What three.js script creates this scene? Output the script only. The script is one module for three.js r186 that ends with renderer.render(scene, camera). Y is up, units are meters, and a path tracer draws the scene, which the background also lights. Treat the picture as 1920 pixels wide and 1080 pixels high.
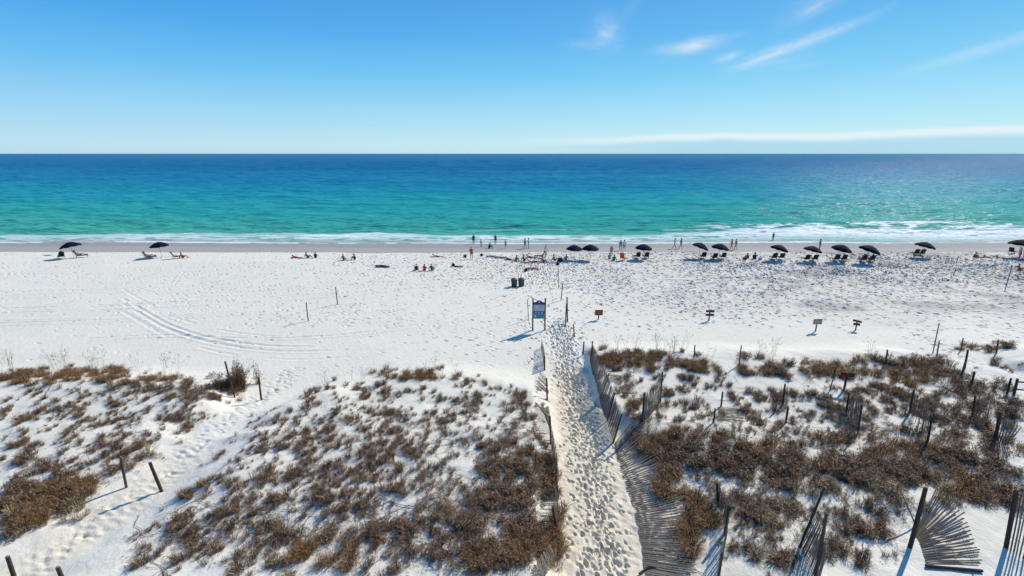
import * as THREE from 'three';
import { mergeGeometries } from 'three/addons/utils/BufferGeometryUtils.js';
import { MarchingCubes } from 'three/addons/objects/MarchingCubes.js';
import { RoundedBoxGeometry } from 'three/addons/geometries/RoundedBoxGeometry.js';

// ---------------------------------------------------------------- camera, sky, sun, exposure
const scene = new THREE.Scene();
const CAM_H = 14, FOCAL = 900, PITCH = Math.atan(252 / FOCAL);       // focal length in pixels of the 1920 x 1080 photograph
const camera = new THREE.PerspectiveCamera(2 * Math.atan(540 / FOCAL) * 180 / Math.PI, 16 / 9, 0.1, 90000);
camera.position.set(0, CAM_H, 0);
camera.rotation.set(-PITCH, 0, 0);
camera.updateMatrixWorld();
scene.add(camera);

const renderer = new THREE.WebGLRenderer({ antialias: true });
renderer.setSize(1024, 576);
renderer.toneMapping = THREE.LinearToneMapping;
renderer.toneMappingExposure = 1.0;
renderer.shadowMap.enabled = true;

const SUN_AZ = 47 * Math.PI / 180, SUN_EL = 38 * Math.PI / 180;      // from the shadows of posts and sign: ahead and to the right
const sunDir = new THREE.Vector3(Math.sin(SUN_AZ) * Math.cos(SUN_EL), Math.sin(SUN_EL), -Math.cos(SUN_AZ) * Math.cos(SUN_EL));
const sun = new THREE.DirectionalLight(new THREE.Color().setRGB(1, 0.94, 0.84), 4.7);
sun.position.set(sunDir.x * 150, sunDir.y * 150, sunDir.z * 150 - 40);
sun.target.position.set(0, 0, -40);
sun.castShadow = true;
Object.assign(sun.shadow.camera, { left: -110, right: 110, top: 80, bottom: -80, near: 1, far: 400 });
sun.shadow.mapSize.set(4096, 4096);
scene.add(sun, sun.target);

// ---------------------------------------------------------------- small tools
let seed = 12345;
const rnd = () => { seed = (seed + 0x6D2B79F5) | 0; let t = Math.imul(seed ^ (seed >>> 15), 1 | seed); t = (t + Math.imul(t ^ (t >>> 7), 61 | t)) ^ t; return ((t ^ (t >>> 14)) >>> 0) / 4294967296; };
const ran = (a, b) => a + (b - a) * rnd();
const gauss = () => (rnd() + rnd() + rnd() + rnd() - 2) * 0.87;
const clamp = (x, a = 0, b = 1) => Math.min(b, Math.max(a, x));
const lerp = (a, b, t) => a + (b - a) * t;
const smooth = (a, b, x) => { const t = clamp((x - a) / (b - a)); return t * t * (3 - 2 * t); };
const hash = (i, j) => { let h = Math.imul(i, 374761393) + Math.imul(j, 668265263); h = Math.imul(h ^ (h >>> 13), 1274126177); return ((h ^ (h >>> 16)) >>> 0) / 4294967296; };
function noise(x, y) {                                              // value noise, -1 to 1
  const i = Math.floor(x), j = Math.floor(y), fx = x - i, fy = y - j, u = fx * fx * (3 - 2 * fx), v = fy * fy * (3 - 2 * fy);
  return 2 * lerp(lerp(hash(i, j), hash(i + 1, j), u), lerp(hash(i, j + 1), hash(i + 1, j + 1), u), v) - 1;
}
const fbm = (x, y, n = 4) => { let s = 0, a = 0.5; for (let k = 0; k < n; k++) { s += a * noise(x, y); x = x * 2.03 + 17.3; y = y * 2.03 - 9.1; a *= 0.5; } return s; };
function table(list, x) {                                           // piecewise linear look-up; entries [x, value or array]
  if (x <= list[0][0]) return list[0][1];
  for (let k = 1; k < list.length; k++) if (x <= list[k][0]) {
    const t = (x - list[k - 1][0]) / (list[k][0] - list[k - 1][0]), a = list[k - 1][1], b = list[k][1];
    return Array.isArray(a) ? a.map((c, m) => lerp(c, b[m], t)) : lerp(a, b, t);
  }
  return list[list.length - 1][1];
}
const V = (x, y, z) => new THREE.Vector3(x, y, z);
const C = (r, g, b) => new THREE.Color().setRGB(r, g, b);
const names = {};
const numbered = (n) => { const k = names[n] = (names[n] ?? -1) + 1; return k ? `${n}_${String(k).padStart(3, '0')}` : n; };
const shade = (o) => { o.traverse((c) => { if (c.isMesh) c.castShadow = c.receiveShadow = true; }); return o; };
function mesh(name, geo, mat, parent) { const m = new THREE.Mesh(geo, mat); m.name = name; m.castShadow = m.receiveShadow = true; if (parent) parent.add(m); return m; }
function thing(name, label, category, pos, turn = 0, group) {
  const o = new THREE.Group(); o.name = numbered(name); o.position.copy(pos); o.rotation.y = turn;
  o.userData = { label, category }; if (group) o.userData.group = group; scene.add(o); return o;
}
function structure(name, geo, mat, kind = 'structure') { const m = mesh(name, geo, mat, scene); m.userData.kind = kind; return m; }
function between(m, a, b) { m.position.copy(a).add(b).multiplyScalar(0.5); m.quaternion.setFromUnitVectors(V(0, 1, 0), b.clone().sub(a).normalize()); return m; }
const std = (r, g, b, rough = 0.85, extra = {}) => new THREE.MeshStandardMaterial({ color: C(r, g, b), roughness: rough, ...extra });

// ---------------------------------------------------------------- the sky: clear spring air, thin cirrus, a low bank on the right
{
  const W = 2048, Hh = 1024, data = new Float32Array(W * Hh * 4);
  const air = [[-90, [.40, .56, .66]], [0, [.50, .73, .85]], [1.2, [.50, .75, .88]], [4, [.34, .67, .92]], [8, [.155, .52, .90]], [12, [.075, .385, .845]], [17, [.042, .28, .75]], [30, [.036, .205, .58]], [60, [.030, .145, .44]], [90, [.026, .125, .40]]];
  // az and el in degrees of a pixel of the photograph
  const skyAt = (px, py) => { const x = (px - 960) / FOCAL, y = (540 - py) / FOCAL, c = Math.cos(PITCH), s = Math.sin(PITCH); const d = V(x, y * c - s, -(c + y * s)).normalize(); return [Math.atan2(d.x, -d.z) * 57.2958, Math.asin(d.y) * 57.2958]; };
  const wisps = [[1135, 62, 22, 22, 30, .42], [1105, 84, 34, 7, -4, .22], [1150, 74, 16, 14, 40, .25], [1300, 86, 38, 9, 8, .72], [1262, 90, 30, 6, 2, .35], [1345, 78, 34, 4, 14, .28], [1362, 108, 18, 6, 14, .4], [1440, 104, 44, 8, 18, .62], [1500, 82, 56, 7, 17, .6], [1560, 62, 50, 5, 20, .35], [1430, 118, 50, 9, 4, .2], [1490, 124, 40, 4, 2, .14], [1530, 12, 34, 10, 26, .35], [1500, 20, 30, 14, 20, .14], [1860, 88, 70, 7, 14, .32], [1910, 72, 40, 8, 16, .3], [1180, 20, 60, 10, 50, .07]]
    .map(([x, y, a, b, t, s]) => [...skyAt(x, y), a / 15.7, b / 15.7, t * Math.PI / 180, s]);
  // the same kind of cirrus goes on all round, outside the frame
  for (let k = 0; k < 46; k++) wisps.push([ran(62, 300), ran(9, 62), ran(2, 6), ran(.4, 1.1), ran(.05, .45), ran(.12, .5)]);
  for (let k = 0; k < 10; k++) wisps.push([ran(-50, 60), ran(24, 70), ran(2, 6), ran(.4, 1.1), ran(.05, .45), ran(.12, .5)]);
  for (let j = 0; j < Hh; j++) {
    const el = (j + 0.5) / Hh * 180 - 90, base = table(air, el);
    for (let i = 0; i < W; i++) {
      const a = ((i + 0.5) / W - 0.5) * 2 * Math.PI, e = el * Math.PI / 180;
      const dx = Math.cos(e) * Math.cos(a), dz = Math.cos(e) * Math.sin(a), dy = Math.sin(e);
      const az = Math.atan2(dx, -dz) * 57.2958;
      const cs = dx * sunDir.x + dy * sunDir.y + dz * sunDir.z;
      const glow = 0.16 * Math.pow(Math.max(0, cs), 3) + 0.5 * Math.pow(Math.max(0, cs), 40) + 0.05 * cs;
      let c = [base[0] * (1 + .55 * cs * .25) + glow * .42, base[1] * (1 + .1 * cs) + glow * .5, base[2] + glow * .3];
      if (el > -1) {
        let w = 0;
        for (const [wa, we, ra, rb, t, s] of wisps) {
          let u = az - wa; if (u < -180) u += 360; if (u > 180) u -= 360;
          const v = el - we; if (Math.abs(u) > ra * 3 || Math.abs(v) > ra * 3) continue;
          const p = (u * Math.cos(t) + v * Math.sin(t)) / ra, q = (-u * Math.sin(t) + v * Math.cos(t)) / rb;
          const g = Math.exp(-p * p - q * q); if (g < .004) continue;
          const n = 0.62 + 0.75 * fbm(p * 1.3 + wa, q * 2.6 + p * 1.5 + we, 4);
          w = Math.max(w, s * g * clamp(n, 0, 1.3));
        }
        // low bank of cloud over the horizon, thickest to the right
        const bank = smooth(-4, 22, az) * smooth(75, 55, az) + .45 * smooth(80, 110, Math.abs(az));
        const crest = 1.75 + .012 * (az - 20) + .35 * fbm(az * .09, 3.3, 4);
        w = Math.max(w, bank * .62 * smooth(crest + .34, crest, el) * smooth(crest - .95, crest - .05, el));
        w = Math.max(w, bank * .16 * smooth(crest + .1, crest - .5, el) * smooth(-.5, .4, el));
        const m = [.90, .93, .95]; c = c.map((x, k) => lerp(x, Math.max(x, m[k]), clamp(w)));
        const grey = bank * .3 * smooth(crest - .2, crest - .8, el); c = [c[0] * (1 - grey), c[1] * (1 - grey * .55), c[2] * (1 - grey * .2)];
      }
      const o = (j * W + i) * 4; data[o] = c[0]; data[o + 1] = c[1]; data[o + 2] = c[2]; data[o + 3] = 1;
    }
  }
  const tex = new THREE.DataTexture(data, W, Hh, THREE.RGBAFormat, THREE.FloatType);
  tex.mapping = THREE.EquirectangularReflectionMapping; tex.magFilter = tex.minFilter = THREE.LinearFilter; tex.wrapS = THREE.RepeatWrapping; tex.needsUpdate = true;
  scene.background = tex; scene.environment = tex;
}

// ---------------------------------------------------------------- the shape of the land (D = metres ahead of the balcony, -z)
const pathC = (D) => table([[8, 2.6], [13, 3.1], [18, 3.6], [22, 3.8], [29, 3.7], [36, 4.0]], D);
const pathW = (D) => table([[8, 1.55], [13, 1.5], [22, 1.35], [30, 1.15], [36, 1.2]], D);
const leftPathC = (D) => table([[8, -18], [13, -16.5], [17.6, -15.2], [25, -14.8], [30, -14.6]], D);
const farPathC = (D) => table([[10, 36], [24, 33.0], [30, 31.8], [36, 32.5]], D);
const SEA = -0.95;
function beach(x, D) {
  let h = 0.10 * fbm(x * .05, D * .06, 3) + 0.05 * fbm(x * .22 + 9, D * .25, 3);
  h *= smooth(92, 74, D);
  const s = D - 63 - 1.0 * noise(x * .021, 2.2); h -= s > 0 ? Math.min(.043 * s + .00035 * s * s, 6) : 0;
  return h;
}
const duneFront = (x) => table([[-60, 29.8], [-40, 29.6], [-24, 29.2], [-17.5, 28.2], [-15.5, 25.8], [-13, 26.2], [-10, 27.6], [-5, 30.2], [-1.5, 29.2], [1.5, 27.6], [3.2, 29], [4.9, 33.0], [7, 33.4], [14, 33.2], [20, 33.0], [26, 33.2], [30, 31], [33, 30], [36, 33.5], [60, 34]], x) + .6 * noise(x * .45, 7.7);
function dune(x, D) {
  const f = duneFront(x), E = smooth(f + 1.6, f - 3.4, D);
  if (E <= 0) return 0;
  let a = .78 + .42 * fbm(x * .13 + 4, D * .15 - 2, 3) + .16 * smooth(f, f - 3.2, D) * smooth(f - 7, f - 3.2, D);
  a *= lerp(1, .62, smooth(6, 12, x) * smooth(22, 12, D));
  const ragged = .5 * noise(x * .2 + 3, D * .55) + .25 * noise(7, D * 1.7), c = x - pathC(D), w = pathW(D) + ragged * .6;
  const cut = c < 0 ? smooth(w * .9, w + 1.5, -c) : smooth(w * .92, w + lerp(5.5, .75, smooth(19, 23.5, D)), c);
  const cl = Math.abs(x - leftPathC(D)) + ragged, cf = Math.abs(x - farPathC(D));
  a *= cut * (.5 + .5 * smooth(.7, 3.4, cl)) * (.3 + .7 * smooth(.8, 2.2, cf));
  a += .10 * fbm(x * .55, D * .6, 2) * cut + .05 * fbm(x * 1.4 + 3, D * 1.5, 2);
  return E * a;
}
const land = (x, D) => beach(x, D) + dune(x, D);
// the point of the land seen at a pixel of the photograph; only used to read positions off it
function ground(px, py, lift = 0) {
  const x = (px - 960) / FOCAL, y = (540 - py) / FOCAL, c = Math.cos(PITCH), s = Math.sin(PITCH);
  const d = V(x, y * c - s, c + y * s);                              // d.z is metres of D
  let lo = 6, hi = 9;
  const under = (D) => { const t = D / d.z; return CAM_H + d.y * t - land(d.x * t, D); };
  while (hi < 110 && under(hi) > 0) { lo = hi; hi += .2; }
  for (let k = 0; k < 18; k++) { const m = (lo + hi) / 2; if (under(m) > 0) lo = m; else hi = m; }
  const t = hi / d.z, p = V(d.x * t, 0, -hi); p.y = Math.max(land(p.x, hi), SEA - .1) + lift; return p;
}
const onLand = (x, z, lift = 0) => V(x, land(x, -z) + lift, z);
const sizeAt = (p) => FOCAL / (-p.z * Math.cos(PITCH) + (CAM_H - p.y) * Math.sin(PITCH));   // photograph pixels per metre at p

// ---------------------------------------------------------------- sand: one sheet, with footprints, wheel ruts and hummocks as relief
function steps(parts) { const a = [parts[0][0]]; for (const [from, to, s0, s1] of parts) { let x = from; while (x < to - 1e-6) { x = Math.min(to, x + lerp(s0, s1 ?? s0, (x - from) / (to - from))); if (to - x < s0 * .3) x = to; a.push(x); } } return a; }
const half = steps([[30, 62, .14, .2], [62, 105, .2, .6], [105, 190, 3, 30], [190, 3000, 60, 900]]);
const XS = [...half.map((x) => -x).reverse(), ...steps([[-30, .6, .15], [.6, 5.6, .05], [5.6, 30, .115]]).slice(1, -1), ...half];
const DS = steps([[-60, 7, 8], [7, 11, .2, .07], [11, 24, .062], [24, 31, .075, .095], [31, 66, .105, .135], [66, 92, .14, .5], [92, 240, 3, 30]]);
const NC = XS.length, NR = DS.length; const HT = new Float32Array(NC * NR);
for (let r = 0; r < NR; r++) for (let c = 0; c < NC; c++) HT[r * NC + c] = Math.abs(XS[c]) < 140 ? land(XS[c], DS[r]) : beach(XS[c], DS[r]);
const firstAt = (a, x) => { let lo = 0, hi = a.length; while (lo < hi) { const m = (lo + hi) >> 1; if (a[m] < x) lo = m + 1; else hi = m; } return lo; };
function stamp(x, D, rx, rd, turn, depth, rim = .3) {
  const R = Math.max(rx, rd) * 2.3, c0 = firstAt(XS, x - R), c1 = firstAt(XS, x + R), r0 = firstAt(DS, D - R), r1 = firstAt(DS, D + R), ct = Math.cos(turn), st = Math.sin(turn);
  for (let r = r0; r < r1; r++) for (let c = c0; c < c1; c++) {
    const u = XS[c] - x, v = DS[r] - D, p = (u * ct + v * st) / rx, q = (-u * st + v * ct) / rd, e = p * p + q * q;
    if (e > 5) continue;
    HT[r * NC + c] += -depth * Math.exp(-e * e * .9) + rim * depth * Math.exp(-((Math.sqrt(e) - 1.45) ** 2) * 5);
  }
}
function rut(points, width, depth) {                                // a wheel's groove along photograph points
  const curve = new THREE.CatmullRomCurve3(points.map(([x, y]) => ground(x, y))), L = curve.getLength();
  for (let s = 0; s < L; s += .14) { const p = curve.getPointAt(s / L); if (noise(s * .35, width * 77 + points[0][0]) > -.35) stamp(p.x, -p.z, width, width, 0, depth * ran(.5, 1.1), .5); }
}
// footprints on the crowded footpath
for (let k = 0; k < 2300; k++) {
  const D = 10.5 + 28 * Math.pow(rnd(), .9), w = pathW(D), x = pathC(D) + clamp(gauss() * .75, -1.25, 1.25) * w, g = 1 + .4 * smooth(20, 36, D);
  stamp(x, D, ran(.04, .075) * g, ran(.06, .125) * g, gauss() * .8, ran(.025, .125), ran(.1, .35));
}
for (let k = 0; k < 900; k++) { const D = ran(10.5, 38), x = pathC(D) + ran(-1.2, 1.2) * pathW(D); stamp(x, D, ran(.1, .2), ran(.12, .25), ran(0, 3), ran(-.02, .035), .3); }
for (let k = 0; k < 700; k++) { const D = ran(10, 30), x = leftPathC(D) + gauss() * .7; stamp(x, D, ran(.06, .09), ran(.10, .15), ran(-.4, .4), ran(.02, .055), .3); }
for (let k = 0; k < 500; k++) { const D = ran(20, 36), x = farPathC(D) + gauss() * 1.0; stamp(x, D, ran(.07, .10), ran(.11, .17), ran(-.5, .5), ran(.03, .07), .3); }
// trodden beach
function trodden(x, D) {
  const depth = D * Math.cos(PITCH) + CAM_H * Math.sin(PITCH), px = 960 + x * FOCAL / depth;
  let d = 1.0;
  d = lerp(d, 3.8, smooth(760, 1000, px));                           // right half: crossed all day
  d = lerp(d, 9, smooth(1220, 1340, px) * smooth(38, 42, D) * smooth(68, 58, D));
  d = lerp(d, 2.8, smooth(440, 560, px) * smooth(1000, 900, px) * smooth(37, 39, D) * smooth(46, 44, D));
  d = lerp(d, .25, smooth(1090, 1140, px) * smooth(1780, 1640, px) * smooth(38.5, 36.6, D));   // smooth apron below the right dune
  d = lerp(d, .35, smooth(720, 560, px) * smooth(48, 52, D));
  d = lerp(d, 2.2, Math.exp(-(((px - 90) / 60) ** 2) - (((D - 55.5) / 2) ** 2)));
  d = lerp(d, 0, smooth(69, 73, D));
  d *= .45 + 1.1 * smooth(-.25, .3, fbm(x * .09 + 31, D * .11, 3));
  if (dune(x, D) > .12) d *= .08;
  return d;
}
for (let k = 0; k < 100000; k++) {
  const D = 28 + 46 * Math.sqrt(rnd()), x = ran(-92, 92);
  if (rnd() * 9 > trodden(x, D)) continue;
  const g = lerp(1, 1.3, smooth(35, 65, D)); stamp(x, D, ran(.07, .115) * g, ran(.09, .15) * g, ran(0, 3.14), ran(.05, .13) * g * (1 + .5 * smooth(8, 22, x)), .34);
}
for (const [dy, w, dp] of [[0, .22, .024], [9, .22, .021], [24, .2, .014], [-18, .2, .014]]) {
  rut([[230, 560 + dy], [275, 586 + dy], [330, 614 + dy], [420, 638 + dy], [540, 650 + dy], [660, 644 + dy], [760, 626 + dy], [840, 602 + dy], [910, 572 + dy], [960, 552 + dy]], w, dp);
  rut([[0, 578 + dy], [200, 572 + dy], [420, 562 + dy], [620, 549 + dy], [800, 540 + dy]], w, dp);
}
for (const [dy, dp] of [[0, .035], [6, .03]]) { rut([[60, 640 + dy], [300, 628 + dy], [520, 634 + dy], [740, 616 + dy], [880, 590 + dy]], .15, dp); rut([[0, 606 + dy], [240, 598 + dy], [460, 586 + dy]], .15, dp); rut([[330, 552 + dy], [520, 544 + dy], [720, 528 + dy], [880, 524 + dy]], .15, dp); rut([[0, 548 + dy], [260, 540 + dy], [500, 530 + dy]], .15, dp * .8); }
{
  const pos = new Float32Array(NC * NR * 3), uv = new Float32Array(NC * NR * 2), col = new Float32Array(NC * NR * 3);
  for (let r = 0; r < NR; r++) for (let c = 0; c < NC; c++) {
    const k = r * NC + c, x = XS[c], D = DS[r];
    pos[k * 3] = x; pos[k * 3 + 1] = HT[k]; pos[k * 3 + 2] = -D; uv[k * 2] = x / 2.6; uv[k * 2 + 1] = -D / 2.6;
    const n = fbm(x * .16, D * .2, 3), m = fbm(x * 1.9 + 5, D * 1.9, 2);
    let b = [.83 + .03 * n + .02 * m, .785 + .03 * n + .02 * m, .675 + .035 * n + .02 * m];
    // trodden footpaths carry cream, less washed sand
    const onPath = smooth(1.5, .8, Math.abs(x - pathC(D)) / pathW(D)) * smooth(31, 26, D + 2 * noise(x, D * .5)) + .6 * smooth(1.6, .6, Math.abs(x - leftPathC(D))) * smooth(22, 17, D + 2 * m);
    b = b.map((v, i) => v * lerp(1, [.98, .91, .80][i], clamp(onPath)));
    // shade of trodden pits and backlit sand on the right, painted into the colour
    const shadePatch = smooth(14, 30, x) * smooth(36, 44, D) * smooth(-.2, .3, fbm(x * .2 + 50, D * .3, 4)); b = b.map((v, i) => v * (1 - shadePatch * [.34, .33, .31][i])); const pitShade = smooth(4, 16, x) * smooth(37, 43, D) * (.75 + .5 * fbm(x * .5, D * .6, 4)); b = b.map((v, i) => v * (1 - pitShade * [.13, .125, .11][i]));
    // wet sand below the reach of the last tide
    const wet = smooth(-.35, .35, D - 71.2 - .9 * noise(x * .05, 1.5) - .35 * noise(x * .3, 8)), wash = smooth(-1.2, 1.2, D - 77 - 1.6 * noise(x * .045, 5.5));
    b = b.map((v, i) => lerp(lerp(v, [.40, .375, .345][i], wet), [.33, .315, .295][i], wash * wet));
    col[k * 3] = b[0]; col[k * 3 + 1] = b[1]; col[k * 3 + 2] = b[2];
  }
  const idx = new Uint32Array((NC - 1) * (NR - 1) * 6); let q = 0;
  for (let r = 0; r < NR - 1; r++) for (let c = 0; c < NC - 1; c++) { const a = r * NC + c; idx[q++] = a; idx[q++] = a + 1; idx[q++] = a + NC; idx[q++] = a + 1; idx[q++] = a + NC + 1; idx[q++] = a + NC; }
  const g = new THREE.BufferGeometry();
  g.setAttribute('position', new THREE.BufferAttribute(pos, 3)); g.setAttribute('uv', new THREE.BufferAttribute(uv, 2)); g.setAttribute('color', new THREE.BufferAttribute(col, 3)); g.setIndex(new THREE.BufferAttribute(idx, 1));
  g.computeVertexNormals();
  // grain: fine quartz with scattered dark bits of shell and straw, and wind ripples as relief
  const N = 1024, t = new Uint8Array(N * N * 4), bmp = new Uint8Array(N * N * 4);
  const wrapN = (x, y, f) => { const u = x / N * f, v = y / N * f, i = Math.floor(u), j = Math.floor(v), s = (a) => a * a * (3 - 2 * a), h = (a, b) => hash(((a % f) + f) % f + f * 7, ((b % f) + f) % f); return 2 * lerp(lerp(h(i, j), h(i + 1, j), s(u - i)), lerp(h(i, j + 1), h(i + 1, j + 1), s(u - i)), s(v - j)) - 1; };
  for (let y = 0; y < N; y++) for (let x = 0; x < N; x++) {
    const o = (y * N + x) * 4, f = .6 * wrapN(x, y, 128) + .4 * wrapN(x, y, 64), g2 = wrapN(x, y, 16), r = hash(x + 7, y + 3);
    let v = 246 + 7 * f + 5 * g2 - 10 * r; t[o] = v; t[o + 1] = v - 1; t[o + 2] = v - 3; t[o + 3] = 255;
    const b = 128 + 40 * wrapN(x, y, 14) + 34 * wrapN(x, y, 31) + 26 * f + 16 * (r - .5); bmp[o] = bmp[o + 1] = bmp[o + 2] = clamp(b, 0, 255); bmp[o + 3] = 255;
  }
  for (let k = 0; k < 900; k++) { let x = rnd() * N, y = rnd() * N, a = rnd() * 6.3; const n = 2 + rnd() * 7, d = ran(.35, .8); for (let s = 0; s < n; s++) { const o = (((y | 0) % N) * N + ((x | 0) % N)) * 4; t[o] *= d; t[o + 1] *= d * .95; t[o + 2] *= d * .88; x = (x + Math.cos(a) + N) % N; y = (y + Math.sin(a) + N) % N; } }
  const tex = (d, srgb) => { const m = new THREE.DataTexture(d, N, N); m.wrapS = m.wrapT = THREE.RepeatWrapping; m.magFilter = THREE.LinearFilter; m.minFilter = THREE.LinearMipmapLinearFilter; m.generateMipmaps = true; if (srgb) m.colorSpace = THREE.SRGBColorSpace; m.needsUpdate = true; return m; };
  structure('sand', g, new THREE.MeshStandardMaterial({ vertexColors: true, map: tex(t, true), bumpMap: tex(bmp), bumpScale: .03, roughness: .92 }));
}

// ---------------------------------------------------------------- the sea
const swellAmp = (D) => .30 * smooth(84, 100, D) * smooth(2600, 500, D);
function waterHeight(x, D) {
  const warp = 5 * noise(x * .012, D * .02) + 2 * noise(x * .04 + 7, D * .05);
  let h = swellAmp(D) * Math.sin((D + warp) * .55) * (.6 + .6 * noise(x * .02 + 3, D * .04));
  h += swellAmp(D) * (1.3 * noise(x * .05 + 40, D * .17) + 1.1 * noise(x * .11 + 4, D * .36) + .8 * noise(x * .24, D * .75 + 9) + .4 * noise(x * .6, D * 1.5));
  // the last wave, breaking: near the shore on the left, farther out and taller on the right
  const b1 = D - breakLine(x), tall = .22 + .3 * smooth(20, 60, x);
  h += tall * (.6 + .5 * noise(x * .06, 4.4)) * Math.exp(-((b1 / (b1 < 0 ? .7 : 1.7)) ** 2));
  const b2 = D - breakLine(x) - 9 - 2 * noise(x * .03, 77); h += .5 * tall * clamp(noise(x * .035, 9.9) + .3) * Math.exp(-((b2 / (b2 < 0 ? .8 : 2)) ** 2));
  return SEA + h;
}
const breakLine = (x) => 89.5 + 1.8 * noise(x * .035, 3.1) + .7 * noise(x * .16, 6.1) + 9 * smooth(14, 62, x);
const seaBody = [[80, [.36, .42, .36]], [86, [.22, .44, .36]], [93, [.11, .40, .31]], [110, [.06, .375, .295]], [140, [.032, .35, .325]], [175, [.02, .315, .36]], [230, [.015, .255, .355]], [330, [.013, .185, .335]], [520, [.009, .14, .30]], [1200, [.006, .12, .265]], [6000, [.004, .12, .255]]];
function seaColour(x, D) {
  // bars and depth: body colour of the water in drifting bands
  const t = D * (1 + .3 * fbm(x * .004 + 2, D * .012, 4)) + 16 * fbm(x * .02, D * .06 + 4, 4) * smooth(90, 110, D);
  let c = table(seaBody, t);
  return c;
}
function foam(x, D) {
  const b = D - breakLine(x), right = smooth(18, 62, x);
  const lace = fbm(x * .42, D * .9, 4), fine = fbm(x * 1.3 + 9, D * 2.6, 3), big = noise(x * .06, D * .12);
  let f = 0;
  f = Math.max(f, (.62 + .38 * right + .3 * noise(x * .09, 5.1)) * smooth(1.25, .1, b + .8 * lace) * smooth(-4.6, -1.6, b + 2.2 * lace + 1.4 * fine));             // the spilling crest
  f = Math.max(f, (.72 + .25 * right + .25 * big) * smooth(-.16, .14, lace + .4 * fine + .10 + .4 * right) * smooth(-9 - 9 * right, -2.5 - 3 * right, b) * smooth(1, -1, b));   // lace behind it, left on the water
  const edge = D - shoreEdge(x); f = Math.max(f, .95 * smooth(.9, .15, Math.abs(edge - .7) * .7 + .45 * lace) * smooth(-.2, .25, lace + .5 * noise(x * .08, 1.2) + .2));       // the swash's own rim
  const b2 = b - 9 - 2 * noise(x * .03, 77); f = Math.max(f, smooth(.8, .1, b2 + .6 * lace) * smooth(-1.6, -.3, b2 + lace) * smooth(.1, .45, noise(x * .035, 9.9) + .2 * lace) * (.25 + .75 * right)); f = Math.max(f, right * smooth(.05, .3, lace + .3 * fine + .25 * big) * smooth(13, 8, b) * smooth(-12, -8, b));
  const b3 = b - 4.2 - 1.2 * noise(x * .05, 17); f = Math.max(f, right * .95 * smooth(1.4, .1, b3 + .7 * lace) * smooth(-3.4, -.6, b3 + 1.6 * lace) * smooth(-.1, .3, noise(x * .06, 3.9) + .3 * lace));
  return clamp(f);
}
const shoreEdge = (x) => 82.0 + 1.5 * noise(x * .045, 5.5) + .6 * noise(x * .15, 2.5) + 1.2 * smooth(20, 60, x);
const seaMat = new THREE.MeshPhysicalMaterial({ vertexColors: true, roughness: .3, ior: 1.33, specularIntensity: .025 });
{
  const N = 512, d = new Uint8Array(N * N * 4), waves = [];
  for (let k = 0; k < 46; k++) { const fy = Math.round(ran(3, 34)), fx = Math.round(gauss() * fy * .45); waves.push([fx, fy, ran(0, 6.28), 1 / Math.pow(Math.hypot(fx, fy), .85)]); }
  for (let y = 0; y < N; y++) for (let x = 0; x < N; x++) { let s = 0; for (const [fx, fy, p, a] of waves) s += a * Math.sin(6.28318 * (fx * x + fy * y) / N + p); const v = clamp(128 + 48 * s, 0, 255), o = (y * N + x) * 4; d[o] = d[o + 1] = d[o + 2] = v; d[o + 3] = 255; }
  const t = new THREE.DataTexture(d, N, N); t.wrapS = t.wrapT = THREE.RepeatWrapping; t.magFilter = THREE.LinearFilter; t.minFilter = THREE.LinearFilter; t.needsUpdate = true;
  seaMat.bumpMap = t; seaMat.bumpScale = .5;
}
function sheet(rows, columns, place) {                              // place(r, c) -> [x, D, y, colour]
  const nr = rows.length, nc = columns.length, pos = new Float32Array(nr * nc * 3), uv = new Float32Array(nr * nc * 2), col = new Float32Array(nr * nc * 3), idx = []; let k = 0;
  for (const D of rows) for (const u of columns) { const [x, y, c] = place(u, D); pos.set([x, y, -D], k * 3); uv.set([x / 15, -D / 11], k * 2); col.set(c, k * 3); k++; }
  for (let r = 0; r < nr - 1; r++) for (let c = 0; c < nc - 1; c++) { const a = r * nc + c; idx.push(a, a + 1, a + nc, a + 1, a + nc + 1, a + nc); }
  const g = new THREE.BufferGeometry(); g.setAttribute('position', new THREE.BufferAttribute(pos, 3)); g.setAttribute('uv', new THREE.BufferAttribute(uv, 2)); g.setAttribute('color', new THREE.BufferAttribute(col, 3)); g.setIndex(idx); g.computeVertexNormals(); return g;
}
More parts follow.
